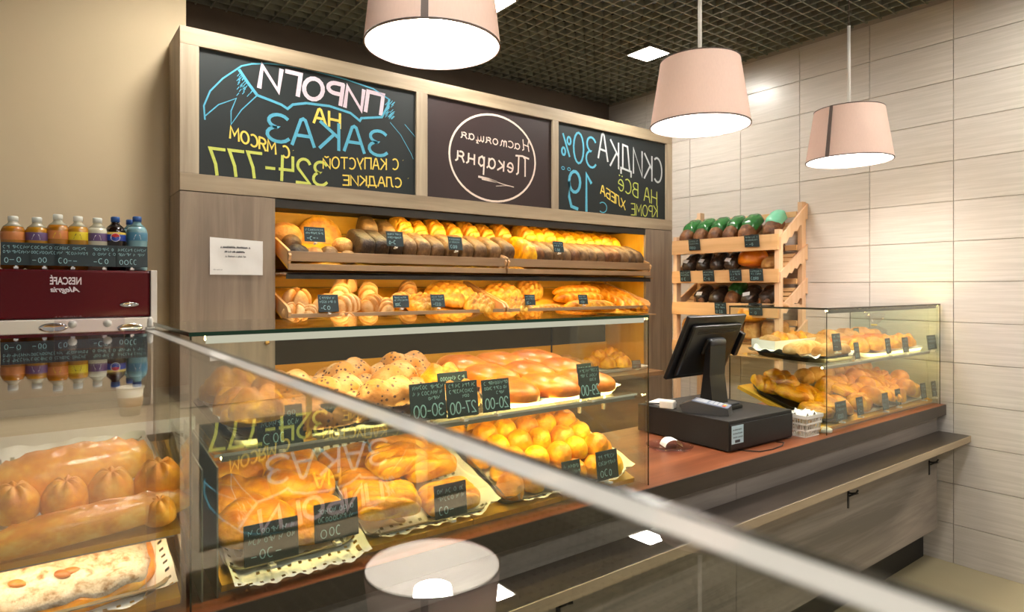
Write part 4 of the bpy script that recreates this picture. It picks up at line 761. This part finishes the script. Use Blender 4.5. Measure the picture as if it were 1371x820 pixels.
# ---------------------------------------------------------------- goods in the right case
put('tray', 'black oval tray lined with white paper on the right case shelf', 'tray', tray_mesh('tray', .42, .36, 'tray_dark', h=.022, lip=.02, r=.1), SDm.pos(2.88, .195, .001), (SDm.t, 0, 0), 'trays in the right case')
doily('crumpled white paper on the black tray of the right case', 2.87, .2, .38, .33, SDm, .015, hole=False, group='paper sheets in the right case', cat='paper sheet', z=.02, wav=.012)
put('tray', 'white tray of mixed pastries on the right case shelf', 'tray', tray_mesh('tray', .66, .36, 'white_plastic', r=.05), SDm.pos(3.46, .195, .001), (SDm.t, 0, 0), 'trays in the right case')
M_ROLLP = blob('pastry_roll', 'flour', .3, .075, .06, .8, .6, nu=40, fn=groove((-.1, -.05, 0, .05, .1), 1, .4, .008, .006), seed=41)
for x_, l_, lab in ((2.80, .16, 'pale pastry roll at the middle of the black tray'), (2.86, .06, 'front pale pastry roll on the black tray of the right case')):
    put('pastry_roll', lab, 'pastry', M_ROLLP, SDm.pos(x_, l_, .024), (SDm.t, 0, .03), 'pastry rolls in the right case')
bx_ = thing('pastry_box', 'long white cardboard tray of pastries at the back of the right case', 'box', SDm.pos(2.98, .34, .012), (SDm.t, 0, .02))
f_ = MB()
for a in ((-.22, .22, -.06, -.057), (-.22, .22, .057, .06), (-.22, -.217, -.057, .057), (.217, .22, -.057, .057)): f_.box(*a, 0, .055)
f_.obj('walls', 'white_plastic', bx_); B(-.22, .22, -.06, .06, -.002, 0).obj('bottom', 'white_plastic', bx_)
it = [(M_ORP if i % 2 else M_PALEP, SDm.pos(2.83+i*.078, .34, .035), (SDm.t, 0, R.uniform(0, 3)), 1) for i in range(5)]
rows('boxed_pastry', 'pastry', '{} pastry from the left in the long white cardboard tray', 'pastries in the cardboard tray', it)
it = [(M_GLAZED if i % 2 else M_ORP, SDm.pos(3.2+i*.085, .1+(i % 2)*.1, .012), (SDm.t, 0, R.uniform(0, 3)), 1.1) for i in range(7)]+[(M_PALEP, SDm.pos(3.2+i*.09, .29, .015+.02*(i % 2)), (SDm.t, 0, R.uniform(0, 3)), 1.25) for i in range(6)]
rows('mixed_pastry', 'pastry', '{} pastry from front left on the white tray, right case shelf', 'pastries on the right case shelf', it)
for px, lab in ((1176, 'clear cellophane bag of biscuits, left one on the right case shelf'), (1215, 'clear cellophane bag of biscuits nearest the tile wall')):
    x = ony(px, 470, 1.6).x; bg = thing('biscuit_bag', lab, 'bag', SDm.pos(x, .26, .03), (0, 0, 0), 'cellophane bags in the right case')
    mb = MB(); n_ = 14; pr = [(.05, 0), (.06, .02), (.055, .05), (.02, .075), (.012, .085), (.04, .125), (.05, .15)]
    mb.lathe([(r_*(1+.0), z_) for r_, z_ in pr], n_, cap=False); mb.v = [(v[0]*(1+.25*math.sin(i*2.4)), v[1]*(1+.25*math.cos(i*1.7)), v[2]+.006*math.sin(i*1.3)) for i, v in enumerate(mb.v)]
    mb.obj('wrapper', 'acrylic', bg); link('biscuits', M_WHITEB, bg); MB().lathe([(.014, .078), (.016, .082), (.014, .086)], 10).obj('tie', 'chalk_yellow', bg)
for px, py, w_, lab in ((1122, 470, .07, 'chalk price tag behind the corner edge, right case shelf'), (1149, 481, .045, 'narrow chalk price tag on the right case shelf'), (1191, 474, .05, 'chalk price tag, left of the pair in the right case shelf middle'), (1214, 472, .065, 'chalk price tag, right of the pair in the right case shelf middle'), (1249, 468, .11, 'wide chalk price tag on the right case shelf nearest the tile wall'), (1148, 452, .055, 'small chalk price tag standing at the back of the right case shelf')):
    P = ony(px, py, 1.355 if py > 455 else 1.60); price_tag(lab, P, w_, .075 if py > 455 else .05, 0, -.12)
xs_ = [2.69+i*.095 for i in range(12)]
put('tray', 'dark tray of brown pastries at the left of the right case bottom', 'tray', tray_mesh('tray', .36, .38, 'tray_dark', h=.022, lip=.02, r=.08), SDb.pos(2.85, .2, .001), (SDb.t, 0, 0), 'trays in the right case')
put('tray', 'long white tray of golden pastries at the right case bottom', 'tray', tray_mesh('tray', .74, .38, 'white_plastic', r=.04), SDb.pos(3.43, .2, .001), (SDb.t, 0, 0), 'trays in the right case')
it = [(M_PUFF2 if (i+j) % 2 else M_PUFF, SDb.pos(2.75+i*.14+(j % 2)*.03, .08+j*.13, .015+.015*((i+j) % 2)), (SDb.t, 0, R.uniform(0, 3)), 1.0) for j in range(3) for i in range(2)]
rows('brown_pastry', 'pastry', '{} pastry from front left on the dark tray, right case bottom', 'pastries on the dark tray of the right case', it)
it = [((M_ORP, M_PUFF, M_BUN, M_BUN2)[(i*3+j) % 4], SDb.pos(3.10+i*.098+(j % 2)*.03, .06+j*.085, .012+.025*((i+j) % 2)), (SDb.t, 0, R.uniform(0, 3)), (1.15, .85, 1.15, 1.15)[(i*3+j) % 4]) for j in range(3) for i in range(7)]
rows('golden_pastry', 'pastry', '{} golden pastry from front left in the right case bottom', 'golden pastries in the right case', it[:20]); rows('golden_pastry', 'pastry', 'golden pastry at the back right end of the right case bottom tray', 'golden pastries in the right case', it[20:])
it = [(M_WHITEB, SDb.pos(3.08+i*.105, .33, .02), (SDb.t, 0, 0), 1.2) for i in range(7)]
rows('white_bun', 'bun', '{} round bun from the left along the back, right case bottom', 'round buns at the back of the right case', it)
for px, py, w_, h_, lab in ((1128, 563, .095, .082, 'teal chalk price tag just right of the case corner, right case bottom'), (1153, 556, .06, .08, 'chalk price tag beside the teal one, right case bottom'), (1187, 549, .06, .08, 'chalk price tag in the middle of the right case bottom'), (1204, 543, .055, .08, 'chalk price tag right of the middle one, right case bottom'), (1238, 534, .06, .08, 'second last chalk price tag before the tile wall, case bottom'), (1252, 531, .055, .08, 'last chalk price tag before the tile wall, case bottom')):
    price_tag(lab, ony(px, py, 1.352), w_, h_, 0, -.1)
# ================================================================== CASH DESK
dr = thing('cash_drawer', 'black metal cash drawer on the wooden counter', 'cash drawer', (2.07, 1.405, ZT), (0, 0, -.03))
MB().rbox(0, .42, .006, .465, .004, .118, .004).obj('body', 'black_matte', dr); MB().rbox(.006, .414, 0, .006, .012, .104, .002).obj('front_plate', 'black_plastic', dr)
for a, b in ((.03, .03), (.39, .03), (.03, .43), (.39, .43)): MB().lathe([(.012, 0), (.012, .004)], 10, (a, b, 0)).obj('foot', 'rubber', dr)
st = MB().box(.01, .082, -.0008, 0, .032, .1).obj('sticker', 'paper_blue', dr)
c = Chalk()
for z in (.082, .068, .054): scrib(c, .016, .072, z, .006, -.0014, .0012)
c.obj('print', 'ink', st); B(.03, .06, -.0014, -.0009, .036, .046).obj('stamp', 'ink', st)
ZD = ZT+.118
ps = thing('pos_terminal', 'black touch screen register seen from behind, standing on the cash drawer', 'cash register', (2.255, 1.62, ZD))
MB().rbox(-.10, .10, -.085, .085, 0, .016, .006).obj('base', 'black_plastic', ps)
MB().rbox(-.09, .09, -.075, .075, .016, .024, .004).obj('base_plate', 'dark_grey', ps)
MB().prism([(-.045, .02), (.02, .02), (.0, .16), (-.012, .28), (-.035, .28), (-.03, .14)], 'x', -.052, .052).obj('stand', 'black_plastic', ps)
MB().lathe([(.016, -.05), (.018, -.045), (.018, .045), (.016, .05)], 16, M=Matrix.Translation((0, -.022, .275)) @ Matrix.Rotation(PI/2, 4, 'Y')).obj('hinge', 'dark_grey', ps, True)
tl = math.atan2(.12, .26)      # screen leans back: top towards the customers
Msc = Matrix.Translation((0, .022, .255)) @ Matrix.Rotation(tl, 4, 'X')
sc_ = MB().rbox(-.195, .195, -.004, .012, -.143, .143, .004, Msc).obj('screen', 'black_plastic', ps)
MB().rbox(-.165, .165, -.022, -.004, -.125, .11, .012, Msc).obj('rear_cover', 'black_plastic', sc_)
MB().rbox(-.06, .06, -.034, -.022, -.02, .05, .006, Msc).obj('mount', 'black_matte', sc_)
for z in (.075, .083, .091): MB().box(-.13, .13, -.0232, -.0222, z, z+.003, Msc).obj('vent_slot', 'rubber', sc_)
MB().box(-.19, .19, .012, .0125, -.138, .138, Msc).obj('display', 'rubber', sc_)
MB().rbox(.195, .222, -.02, .018, -.05, .06, .004, Msc).obj('card_reader', 'black_plastic', sc_)
pt = thing('card_terminal', 'blue grey payment terminal with coloured keys on the cash drawer', 'card terminal', (2.146, 1.565, ZD+.001), (0, 0, .42))
MB().prism([(-.095, 0), (.085, 0), (.095, .03), (.05, .048), (-.09, .028)], 'x', -.04, .04).obj('body', 'dark_grey', pt)
Mt = Matrix.Translation((0, -.09, .028)) @ Matrix.Rotation(math.atan2(.02, .14), 4, 'X')
MB().rbox(-.0405, .0405, .0, .14, .0, .004, .001, Mt).obj('face', 'blue_grey', pt)
MB().box(-.03, .03, .085, .13, .0041, .005, Mt).obj('display', 'key_grey', pt)
for i in range(3):
    for j in range(4):
        MB().rbox(-.03+i*.021, -.013+i*.021, .012+j*.017, .024+j*.017, .004, .006, .0008, Mt).obj('key', ('key_red', 'key_yellow', 'key_grey')[i] if j == 0 else 'key_grey', pt)
pr = thing('receipt_stack', 'folded white paper slips at the back corner of the cash drawer', 'paper', (2.16, 1.80, ZD+.001), (0, 0, .1))
for k_ in range(3): MB().rbox(-.05, .05, -.04, .04, .004*k_+.0005, .004*k_+.0035, .001, Matrix.Rotation(.08*k_, 4, 'Z')).obj('slip', 'paper', pr)
ad = thing('power_adapter', 'small white plug adapter beside the register stand', 'adapter', (2.10, 1.72, ZD+.001), (0, 0, .3)); MB().rbox(-.02, .02, -.03, .03, 0, .03, .005).obj('body', 'white_plastic', ad); MB().tube([(0, .03, .015), (-.02, .08, .012), (.05, .12, .006), (.12, .13, .004)], .003).obj('cord', 'black_plastic', ad, True)
P = onz(897, 600, ZT)
cd_ = thing('coin_dish', 'round clear plastic coin dish on the counter left of the drawer', 'dish', P); MB().lathe([(.05, 0), (.085, .003), (.09, .012), (.088, .012), (.083, .005), (.03, .004)], 28).obj('bowl', 'acrylic', cd_, True)
rc = MB(); n_ = 14
vs_ = []
for i in range(n_+1):
    a = PI*i/n_
    for y in (-.03, .03): vs_.append((.035*math.cos(a), y, .003+.028*math.sin(a)))
rc.add(vs_, [(2*i, 2*i+1, 2*i+3, 2*i+2) for i in range(n_)]); o = rc.obj('curled_receipt', 'paper', None, True); o.location = P+Vector((.01, 0, .004)); o.rotation_euler.z = -.5; tag(o, 'curled white receipt lying in the clear coin dish', 'receipt')
cbm = MB(); P = onz(1010, 604, ZT); cbm.tube([onz(a, b, ZT)+Vector((0, 0, .003)) for a, b in ((985, 603), (1000, 605), (1018, 606), (1035, 603), (1048, 598), (1050, 594), (1040, 593))], .002); o = cbm.obj('cable', 'rubber', None, True); tag(o, 'thin black cable lying on the counter before the cash drawer', 'cable')
# white plastic basket
bk = thing('basket', 'small white plastic basket with napkins beside the cash drawer', 'basket', (2.585, 1.405, ZT), (0, 0, -.03))
def bask(par):
    z0, z1, w0, w1, d0, d1 = 0, .085, .048, .062, .04, .052
    b_ = MB().box(-w0, w0, -d0, d0, 0, .004).obj('bottom', 'white_plastic', par)
    m_ = MB()
    for s in (-1, 1):
        for k_ in range(9):
            a = -1+2*k_/8
            m_.tube([(a*w0, s*d0, z0), (a*w1, s*d1, z1)], .0022, 4); m_.tube([(s*w0, a*d0, z0), (s*w1, a*d1, z1)], .0022, 4)
    m_.obj('ribs', 'white_plastic', par)
    for i, f in enumerate((0, .33, .66, 1)):
        ww, dd, zz = w0+(w1-w0)*f, d0+(d1-d0)*f, z0+(z1-z0)*f; h = .007 if f == 1 else .0035
        m_ = MB()
        for a in ((-ww-.003, ww+.003, -dd-.003, -dd+.001), (-ww-.003, ww+.003, dd-.001, dd+.003), (-ww-.003, -ww+.001, -dd, dd), (ww-.001, ww+.003, -dd, dd)): m_.box(*a, zz-h, zz+h if i else h)
        m_.obj('hoop', 'white_plastic', par)
bask(bk)
mb = MB(); vs_ = [(.1*(i/9-.5), .085*(j/9-.5), .09+.016*math.sin(i*1.9+j)*math.cos(j*1.7+i*.6)) for j in range(10) for i in range(10)]
mb.add(vs_, [(j*10+i, j*10+i+1, (j+1)*10+i+1, (j+1)*10+i) for j in range(9) for i in range(9)]); o = mb.obj('napkin', 'paper', None, True); o.location = (2.585, 1.405, ZT); tag(o, 'crumpled white paper napkin in the plastic basket', 'napkin')
rn = thing('cream_jar', 'small flat cream jar standing by the right case corner', 'jar', (2.70, 1.372, ZT+.001)); MB().lathe([(.028, 0), (.032, .003), (.032, .014), (.026, .018)], 20).obj('rim', 'white_plastic', rn, True); MB().lathe([(.02, .018), (.018, .021)], 16).obj('top', 'parchment', rn)

# ================================================================== WOODEN BREAD RACK at the tile wall
RX0, RX1, RY0, RY1 = 3.55, XW-.008, 2.075, 2.86
rk = thing('bread_rack', 'pale wooden bread rack with tilted shelves against the tile wall', 'rack', (RX0, RY0, 0)); og = (RX0, RY0, 0)
for y0 in (RY0, RY1-.03):
    wpart('front_post', RX0, RX0+.045, y0, y0+.03, 0, 1.80, 'rack_wood', rk, og); wpart('back_post', RX1-.045, RX1, y0, y0+.03, 0, 1.985, 'rack_wood', rk, og)
LV = [(1.772, .095), (1.563, .082), (1.352, .085), (1.09, .07)]
dpt = RX1-RX0; ta = math.atan2(.17, dpt-.05)
for k_, (zt, rh) in enumerate(LV):
    wpart('front_rail', RX0-.012, RX0, RY0+.0, RY1, zt-rh, zt, 'rack_wood_y', rk, og)
    for yy in (RY0-.012, RY1):      # sloping side boards with a saw-tooth lower edge
        top = [(0-.0, zt-.02), (dpt, zt+.205)] if k_ == 0 else [(0, zt-.02), (dpt, zt+.16)]
        low = []
        for i in range(11):
            f = i/10; xq = dpt*(1-f); zq = (top[1][1]-.10)*(1-f)+(zt-rh)*f; low.append((xq, zq+(.018 if i % 2 else 0)))
        MB().prism(top[:1]+low[::-1]+top[1:], 'y', yy-RY0, yy-RY0+.012).obj('side_board', 'rack_wood', rk) if False else MB().prism([(0, zt-rh)]+[(x_, z_) for x_, z_ in low[::-1][1:]]+[(dpt, top[1][1]), (0, top[0][1])], 'y', yy-RY0, yy-RY0+.012).obj('side_board', 'rack_wood', rk)
    for i in range(6):
        f0 = i/6; xq = .012+f0*(dpt-.07); zq = zt-rh+.012+f0*.17
        MB().rbox(0, .04, .031, RY1-RY0-.031, 0, .008, .001, Matrix.Translation((xq, 0, zq)) @ Matrix.Rotation(-ta, 4, 'Y')).obj('slat', 'rack_wood_y', rk)
    wpart('back_rail', RX1-.06, RX1-.046, RY0+.03, RY1-.03, zt+.12, zt+.155, 'rack_wood_y', rk, og)
def rackpos(k_, y, d, h=0):
    zt, rh = LV[k_]; f = d/(dpt-.07); return Vector((RX0+.012+d-h*math.sin(ta), y, zt-rh+.024+f*.17+h*math.cos(ta)))
def packed(k_, y, d, lab, rz=0, sc=1, cover='bag_green', body=M_PACK, h=0):
    t = thing('packed_loaf', lab, 'bread', rackpos(k_, y, d, h), (0, -ta, rz), 'packed loaves on the wooden rack'); t.rotation_mode = 'XYZ'; t.rotation_euler = (0, -ta, rz)
    o = link('loaf', body, t); o.scale = (sc, sc, sc)
    if cover: o = link('wrapper', PK[cover], t); k9 = .86 if cover != 'bag_dark' else 1.0; o.scale = (sc*k9, sc*.98, sc*k9); o.location = (.05, 0, .03) if cover != 'bag_dark' else (.0, 0, .006)
    if cover == 'bag_dark' and R.random() < .6: o = link('glint_patch', LPM, t); o.location = (-.05, R.uniform(-.01, .01), .085*sc); o.rotation_euler = (0, -.35, R.uniform(-.4, .4))
    return t
PK = {c_: blob('wrapper', c_, .19, .107, .082, .7, .65, amp=.09, freq=70, seed=50+i) for i, c_ in enumerate(('bag_green', 'bag_dark', 'bag_teal'))}
LPM = MB().rbox(-.014, .014, -.022, .022, 0, .002, .0008).mesh('glint_patch', 'lab_white')  # white patch painted as a streak of sheen on the dark wrapping
M_SEED = blob('seeded_loaf', 'brown', .2, .1, .085, .75, .7, amp=.04, freq=60, seed=60)
for i in range(5): packed(0, 2.80-i*.115, .12, '{} loaf from the left in green wrapping on the top of the rack'.format(ORD[i]), 0, 1.05, 'bag_green', M_SEED)
packed(0, 2.19, .14, 'loaf in pale teal wrapping at the right end of the rack top', .1, 1.0, 'bag_teal', M_SEED)
for i in range(4): packed(1, 2.78-i*.11, .12, '{} dark wrapped loaf from the left on the second rack shelf'.format(ORD[i]), 0, .95, 'bag_dark', M_PACK)
put('round_bread', 'large orange glazed round bread on the second rack shelf', 'bread', blob('round_bread', 'orange', .2, .19, .13, .9, 1, seed=61), rackpos(1, 2.32, .11), (0, 0, 0), 'breads on the wooden rack')
put('round_bread', 'small pale bread beside the orange one on the second rack shelf', 'bread', M_ROUND_P, rackpos(1, 2.18, .08), (0, 0, 0), 'breads on the wooden rack', .9)
put('round_bread', 'brown bread behind the orange one on the second rack shelf', 'bread', M_SEED, rackpos(1, 2.30, .23), (0, 0, RT), 'breads on the wooden rack', 1.2)
for i in range(5): packed(2, 2.68-i*.12, .11, '{} wrapped rye loaf from the left on the third rack shelf'.format(ORD[i]), 0, .95, ('bag_dark', 'bag_dark', 'bag_green', 'bag_dark', 'bag_dark')[i], M_PACK if i % 2 else M_SEED)
for i in range(6): put('tin_loaf', '{} pale tin loaf from the left on the low rack shelf'.format(ORD[i]), 'bread', M_TOAST, rackpos(3, 2.77-i*.12, .11, .002), (0, 0, 0), 'tin loaves on the low rack shelf')
put('round_bread', 'golden round loaf on top of the tin loaves of the rack', 'bread', blob('round_bread', 'golden', .2, .17, .11, .9, 1, seed=62), rackpos(3, 2.3, .12, .125), (0, 0, 0), 'breads on the wooden rack')
bsh = MB()
for k_, px, py, w_, lab in ((0, 931, 320, .09, 'chalk tag on the rack top rail, left one'), (0, 1008, 314, .10, 'chalk tag on the rack top rail, right one'), (1, 919, 361, .085, 'leftmost chalk tag on the second rack rail'), (1, 950, 361, .085, 'second chalk tag from the left on the second rack rail'), (1, 986, 361, .085, 'third chalk tag from the left on the second rack rail'), (1, 1014, 361, .09, 'rightmost chalk tag on the second rack rail'), (2, 966, 406, .085, 'chalk tag on the third rack rail above the register'), (2, 1013, 407, .09, 'chalk tag on the third rack rail behind the right case glass')):
    p = onx(px, py, RX0-.016); t = price_tag(lab, (RX0-.019, p.y, LV[k_][0]-.072), w_, .075, -RT, .12, holder=False); t.rotation_mode = 'XYZ'; t.rotation_euler = (.12, 0, -RT)
    o = link('clip', B(-.01, .01, -.003, .01, .072, .078).mesh('clip', 'black_plastic'), t)

# ================================================================== PENDANT LAMPS
def pendant(px, py, D, rb, rt, h, lab, seam, rod='white_plastic'):
    a, b, d = ray(px, py); t = thing('pendant_lamp', lab, 'pendant lamp', (a*D, b*D, ZC+d*D), (0, 0, 0), 'pink fabric pendant lamps')
    MB().lathe([(rb, 0), (rb-(rb-rt)*.5, h*.5), (rt, h)], 64, cap=False).obj('shade', 'shade', t, True)
    MB().lathe([(rb-.002, .001), (rb-.002-(rb-rt)*.5, h*.5), (rt-.002, h-.002)], 64, cap=False).obj('lining', 'shade_lining', t, True)
    MB().lathe([(rb-.004, -.002), (rb+.001, -.002), (rb+.001, .003), (rb-.004, .003), (rb-.004, -.002)], 64, cap=False).obj('rim', 'shade_trim', t, True)
    MB().lathe([(rt-.004, h-.002), (rt+.001, h-.002), (rt+.001, h+.002), (rt-.004, h+.002), (rt-.004, h-.002)], 64, cap=False).obj('rim', 'shade_trim', t, True)
    MB().lathe([(.012, h-.006), (rt-.003, h-.006), (rt-.003, h-.003), (.012, h-.003)], 48, cap=False).obj('top_plate', 'shade_lining', t)
    bb = MB().lathe([(.02, h*.22), (.055, h*.25), (.06, h*.45), (.055, h*.72), (.02, h*.78)], 24).obj('bulb', 'bulb', t, True)
    MB().lathe([(.022, h*.79), (.022, h-.007)], 16).obj('socket', 'white_plastic', t, True)
    zt_ = ZCE-(ZC+d*D)
    MB().lathe([(.008, h-.003), (.008, min(h+.42, zt_))], 12).obj('stem', rod, t, True)
    if h+.42 < zt_: MB().lathe([(.0025, h+.42), (.0025, zt_)], 8).obj('cord', 'shade_trim', t, True)
    MB().lathe([(.05, zt_-.02), (.055, zt_-.012), (.055, zt_)], 20).obj('ceiling_cup', 'white_plastic', t, True)
    a0 = seam
    MB().add([((r_+.0012)*math.cos(a0+s), (r_+.0012)*math.sin(a0+s), z_) for (r_, z_) in ((rb, .002), (rb-(rb-rt)*.5, h*.5), (rt, h-.001)) for s in (-.05, .05)], [(0, 1, 3, 2), (2, 3, 5, 4)]).obj('seam', 'shade_trim', t)
pendant(580, 62, 1.86, .198, .168, .27, 'nearest and largest looking pink pendant lamp, above the menu board', -PI/2-.63, 'shade_trim')
pendant(937.5, 169, 2.6, .199, .158, .262, 'middle pink pendant lamp, before the right end of the menu board', 2.0)
pendant(1137, 216, 3.15, .196, .158, .25, 'farthest pink pendant lamp, in front of the tile wall', -PI/2-1.62)

# ================================================================== LEFT CORNER: drinks counter and coffee machine
dc = thing('drinks_counter', 'pale edged counter with the coffee machine along the beige wall', 'counter', (-.9, 2.28, 0)); og = (-.9, 2.28, 0)
wpart('top_board', -1.2, .42, 2.284, YL-.002, .99, 1.03, 'oak_h', dc, og, .002); wpart('edge_band', -1.2, .42, 2.28, 2.284, .988, 1.03, 'frosted', dc, og, .0008); wpart('body', -1.2, .40, 2.34, YL-.002, 0, .99, 'dark_wood', dc, og)
MX1 = .352; MX0, MY0, MZ0, MZ1 = -.26, 2.60, 1.031, 1.512
cm = thing('coffee_machine', 'dark red coffee machine with white base lip and mirrored lettering', 'coffee machine', (MX0, MY0, MZ0)); og = (MX0, MY0, MZ0)
wpart('housing', MX0, MX1-.02, MY0, 3.0, 1.347, MZ1-.002, 'machine_red', cm, og, .008); wpart('side_cheek', MX1-.02, MX1, MY0-.012, 3.0, 1.034, MZ1, 'machine_white', cm, og, .003); wpart('side_cheek', MX0-.02, MX0, MY0-.012, 3.0, 1.034, MZ1, 'machine_white', cm, og, .003)
wpart('nozzle_bar', MX0, MX1-.022, MY0-.03, 2.98, 1.296, 1.345, 'machine_white', cm, og, .004); wpart('rear_body', MX0, MX1-.02, 2.82, 3.0, 1.034, 1.284, 'machine_red', cm, og, .004); wpart('drip_tray', MX0, MX1-.021, MY0-.01, 2.82, 1.032, 1.06, 'dark_grey', cm, og, .004)
for px in (72, 175): p = ony(px, 439, MY0-.031); MB().lathe([(.001, 0), (.03, .001), (.038, .002), (.04, .0)], 24, M=Matrix.Translation((p.x-MX0, -.031, p.z-MZ0)) @ Matrix.Rotation(PI/2, 4, 'X') @ Matrix.Diagonal((1, .38, 1, 1))).obj('nozzle_ring', 'chrome', cm, True)
p = ony(174, 408, MY0-.004); MB().lathe([(.001, 0), (.02, .004), (.028, .003), (.03, 0)], 20, M=Matrix.Translation((p.x-MX0, -.0005, p.z-MZ0)) @ Matrix.Rotation(PI/2, 4, 'X') @ Matrix.Diagonal((1, .3, 1, 1))).obj('badge', 'chrome', cm, True)
def fonttext(txt, x_right, z, size, y, par, mat, shear=0, wide=1.0):      # mirrored print facing the camera
    cu = bpy.data.curves.new('t', 'FONT'); cu.body = txt; cu.size = size; cu.shear = shear; cu.offset = size*.025; ob = bpy.data.objects.new('t', cu); COL.objects.link(ob)
    bpy.context.view_layer.update(); dg = bpy.context.evaluated_depsgraph_get(); me = bpy.data.meshes.new_from_object(ob.evaluated_get(dg)); COL.objects.unlink(ob); bpy.data.objects.remove(ob)
    for v in me.vertices: v.co = Vector((x_right-v.co.x*wide, y, z+v.co.y))
    me.materials.clear(); me.materials.append(MATS[mat]); return link('lettering', me, par)
pa, pb = ony(110, 381, MY0), ony(63, 381, MY0)
fonttext('NESCAFÉ', pa.x-MX0, pa.z-MZ0, .034, -.0012, cm, 'chalk_white', 0, (pa.x-pb.x)/.152)
pa2 = ony(107, 391, MY0); fonttext('Alegria', pa2.x-MX0, pa2.z-MZ0, .024, -.0012, cm, 'chalk_white', .35, 1.15)
def bottle(px, liquid, cap, label_m, lab, ztop=.205, y=2.72, clear_neck='pet_clear', emblem=False, rad=.034):
    x = ony(px, 340, y).x; t = thing('drink_bottle', lab, 'bottle', (x, y, MZ1), (0, 0, -.08), 'drink bottles on the coffee machine'); k_ = ztop/.205
    MB().lathe([(rad*.8, 0), (rad, .006), (rad, .045), (rad*.93, .055), (rad*.97, .065), (rad*.97, .09*k_), (rad, .1*k_), (rad, .135*k_), (rad*.96, .143*k_), (rad*.8, .155*k_)], 24).obj('body', liquid, t, True)
    MB().lathe([(rad*.8, .155*k_), (rad*.45, .166*k_), (.0125, .172*k_), (.0125, .178*k_)], 24).obj('neck', clear_neck, t, True)
    MB().lathe([(.0145, .174*k_), (.0145, .19*k_), (.0125, .193*k_)], 18).obj('cap', cap, t, True)
    sl = MB().lathe([(rad*1.0, .106*k_), (rad*1.008, .107*k_), (rad*1.008, .134*k_), (rad*1.0, .135*k_)], 24, cap=False).obj('label', label_m, t, True)
    if emblem == 'circle':
        for m_, r0, a0, a1, s in (('lab_white', .0155, 0, 360, .0), ('lab_red', .0135, 15, 165, .0006), ('lab_blue', .0135, 195, 345, .0006)):
            q = [(0, 0)]+[(r0*math.cos(math.radians(a0+(a1-a0)*i/16)), r0*math.sin(math.radians(a0+(a1-a0)*i/16))) for i in range(17)]
            vs = [(rad*1.015*math.sin(u/rad)*(1+s/rad), -rad*(1.015+s/rad)*math.cos(u/rad), .1175*k_+v) for u, v in q]
            MB().add(vs, [(0, i, i+1) for i in range(1, 17)]).obj('emblem', m_, sl)
        MB().lathe([(rad*1.009, .128*k_), (rad*1.012, .1285*k_), (rad*1.012, .135*k_), (rad*1.009, .136*k_)], 24, cap=False).obj('band', 'chalk_yellow', sl, True)
    elif emblem:
        q = [(-.012, -.008), (.012, -.008), (.008, .009), (-.006, .01)]
        MB().add([(rad*1.015*math.sin(u/rad), -rad*1.015*math.cos(u/rad), .1175*k_+v) for u, v in q], [(0, 1, 2, 3)]).obj('emblem', emblem, sl)
    return t
bottle(50, 'pet_yellow', 'cap_white', 'lab_purple', 'yellow drink bottle at the far left end of the bottle row', .19, emblem='lab_white'); bottle(18, 'pet_amber', 'cap_white', 'lab_orange', 'amber drink bottle beyond the far left yellow one', .19)
bottle(78, 'pet_amber', 'cap_white', 'lab_orange', 'amber drink bottle with an orange label and white cap', emblem='lab_yellow'); bottle(105, 'pet_yellow', 'cap_white', 'lab_yellow', 'amber drink bottle with a bright yellow label', .202, emblem='ink'); bottle(131, 'pet_clear', 'cap_white', 'lab_purple', 'pale drink bottle with a purple label and white cap', .2, emblem='lab_white')
bottle(155, 'cola', 'cap_blue', 'lab_blue', 'dark cola bottle with a round red, white and blue emblem', .208, emblem='circle', rad=.033, clear_neck='cola'); bottle(175, 'pet_blue', 'cap_blue', 'lab_white', 'clear water bottle behind the front water bottle', .208, 2.80, 'pet_blue', 'lab_teal'); bottle(184, 'pet_blue', 'cap_blue', 'lab_teal', 'blue capped water bottle at the right end of the row', .214, 2.72, 'pet_blue', 'lab_white')
for px, w_, lab in ((60, .085, 'leftmost chalk price tag on the coffee machine'), (98, .105, 'second chalk price tag from the left on the coffee machine'), (140, .08, 'third chalk price tag from the left on the coffee machine'), (177, .1, 'rightmost chalk price tag on the coffee machine, before the water bottles'), (22, .08, 'chalk price tag beyond the left end of the tags')):
    P = ony(px, 360, 2.655); P.z = MZ1+.012; price_tag(lab, P, w_, .076, 0, -.1)
cu_ = thing('paper_cup', 'pale paper coffee cup on the drinks counter under the glass reflection', 'cup', (onz(175, 556, 1.03).x, onz(175, 556, 1.03).y, 1.0305))
MB().lathe([(.028, .002), (.0285, 0), (.039, .09), (.0375, .09), (.027, .004)], 24).obj('wall', 'machine_white', cu_, True); MB().lathe([(.04, .088), (.0415, .091), (.04, .094), (.0375, .092)], 24, cap=False).obj('rolled_rim', 'white_plastic', cu_, True); MB().lathe([(.0335, .03), (.0345, .031), (.0375, .06), (.0365, .061)], 24, cap=False).obj('print_band', 'crate_wood', cu_, True)
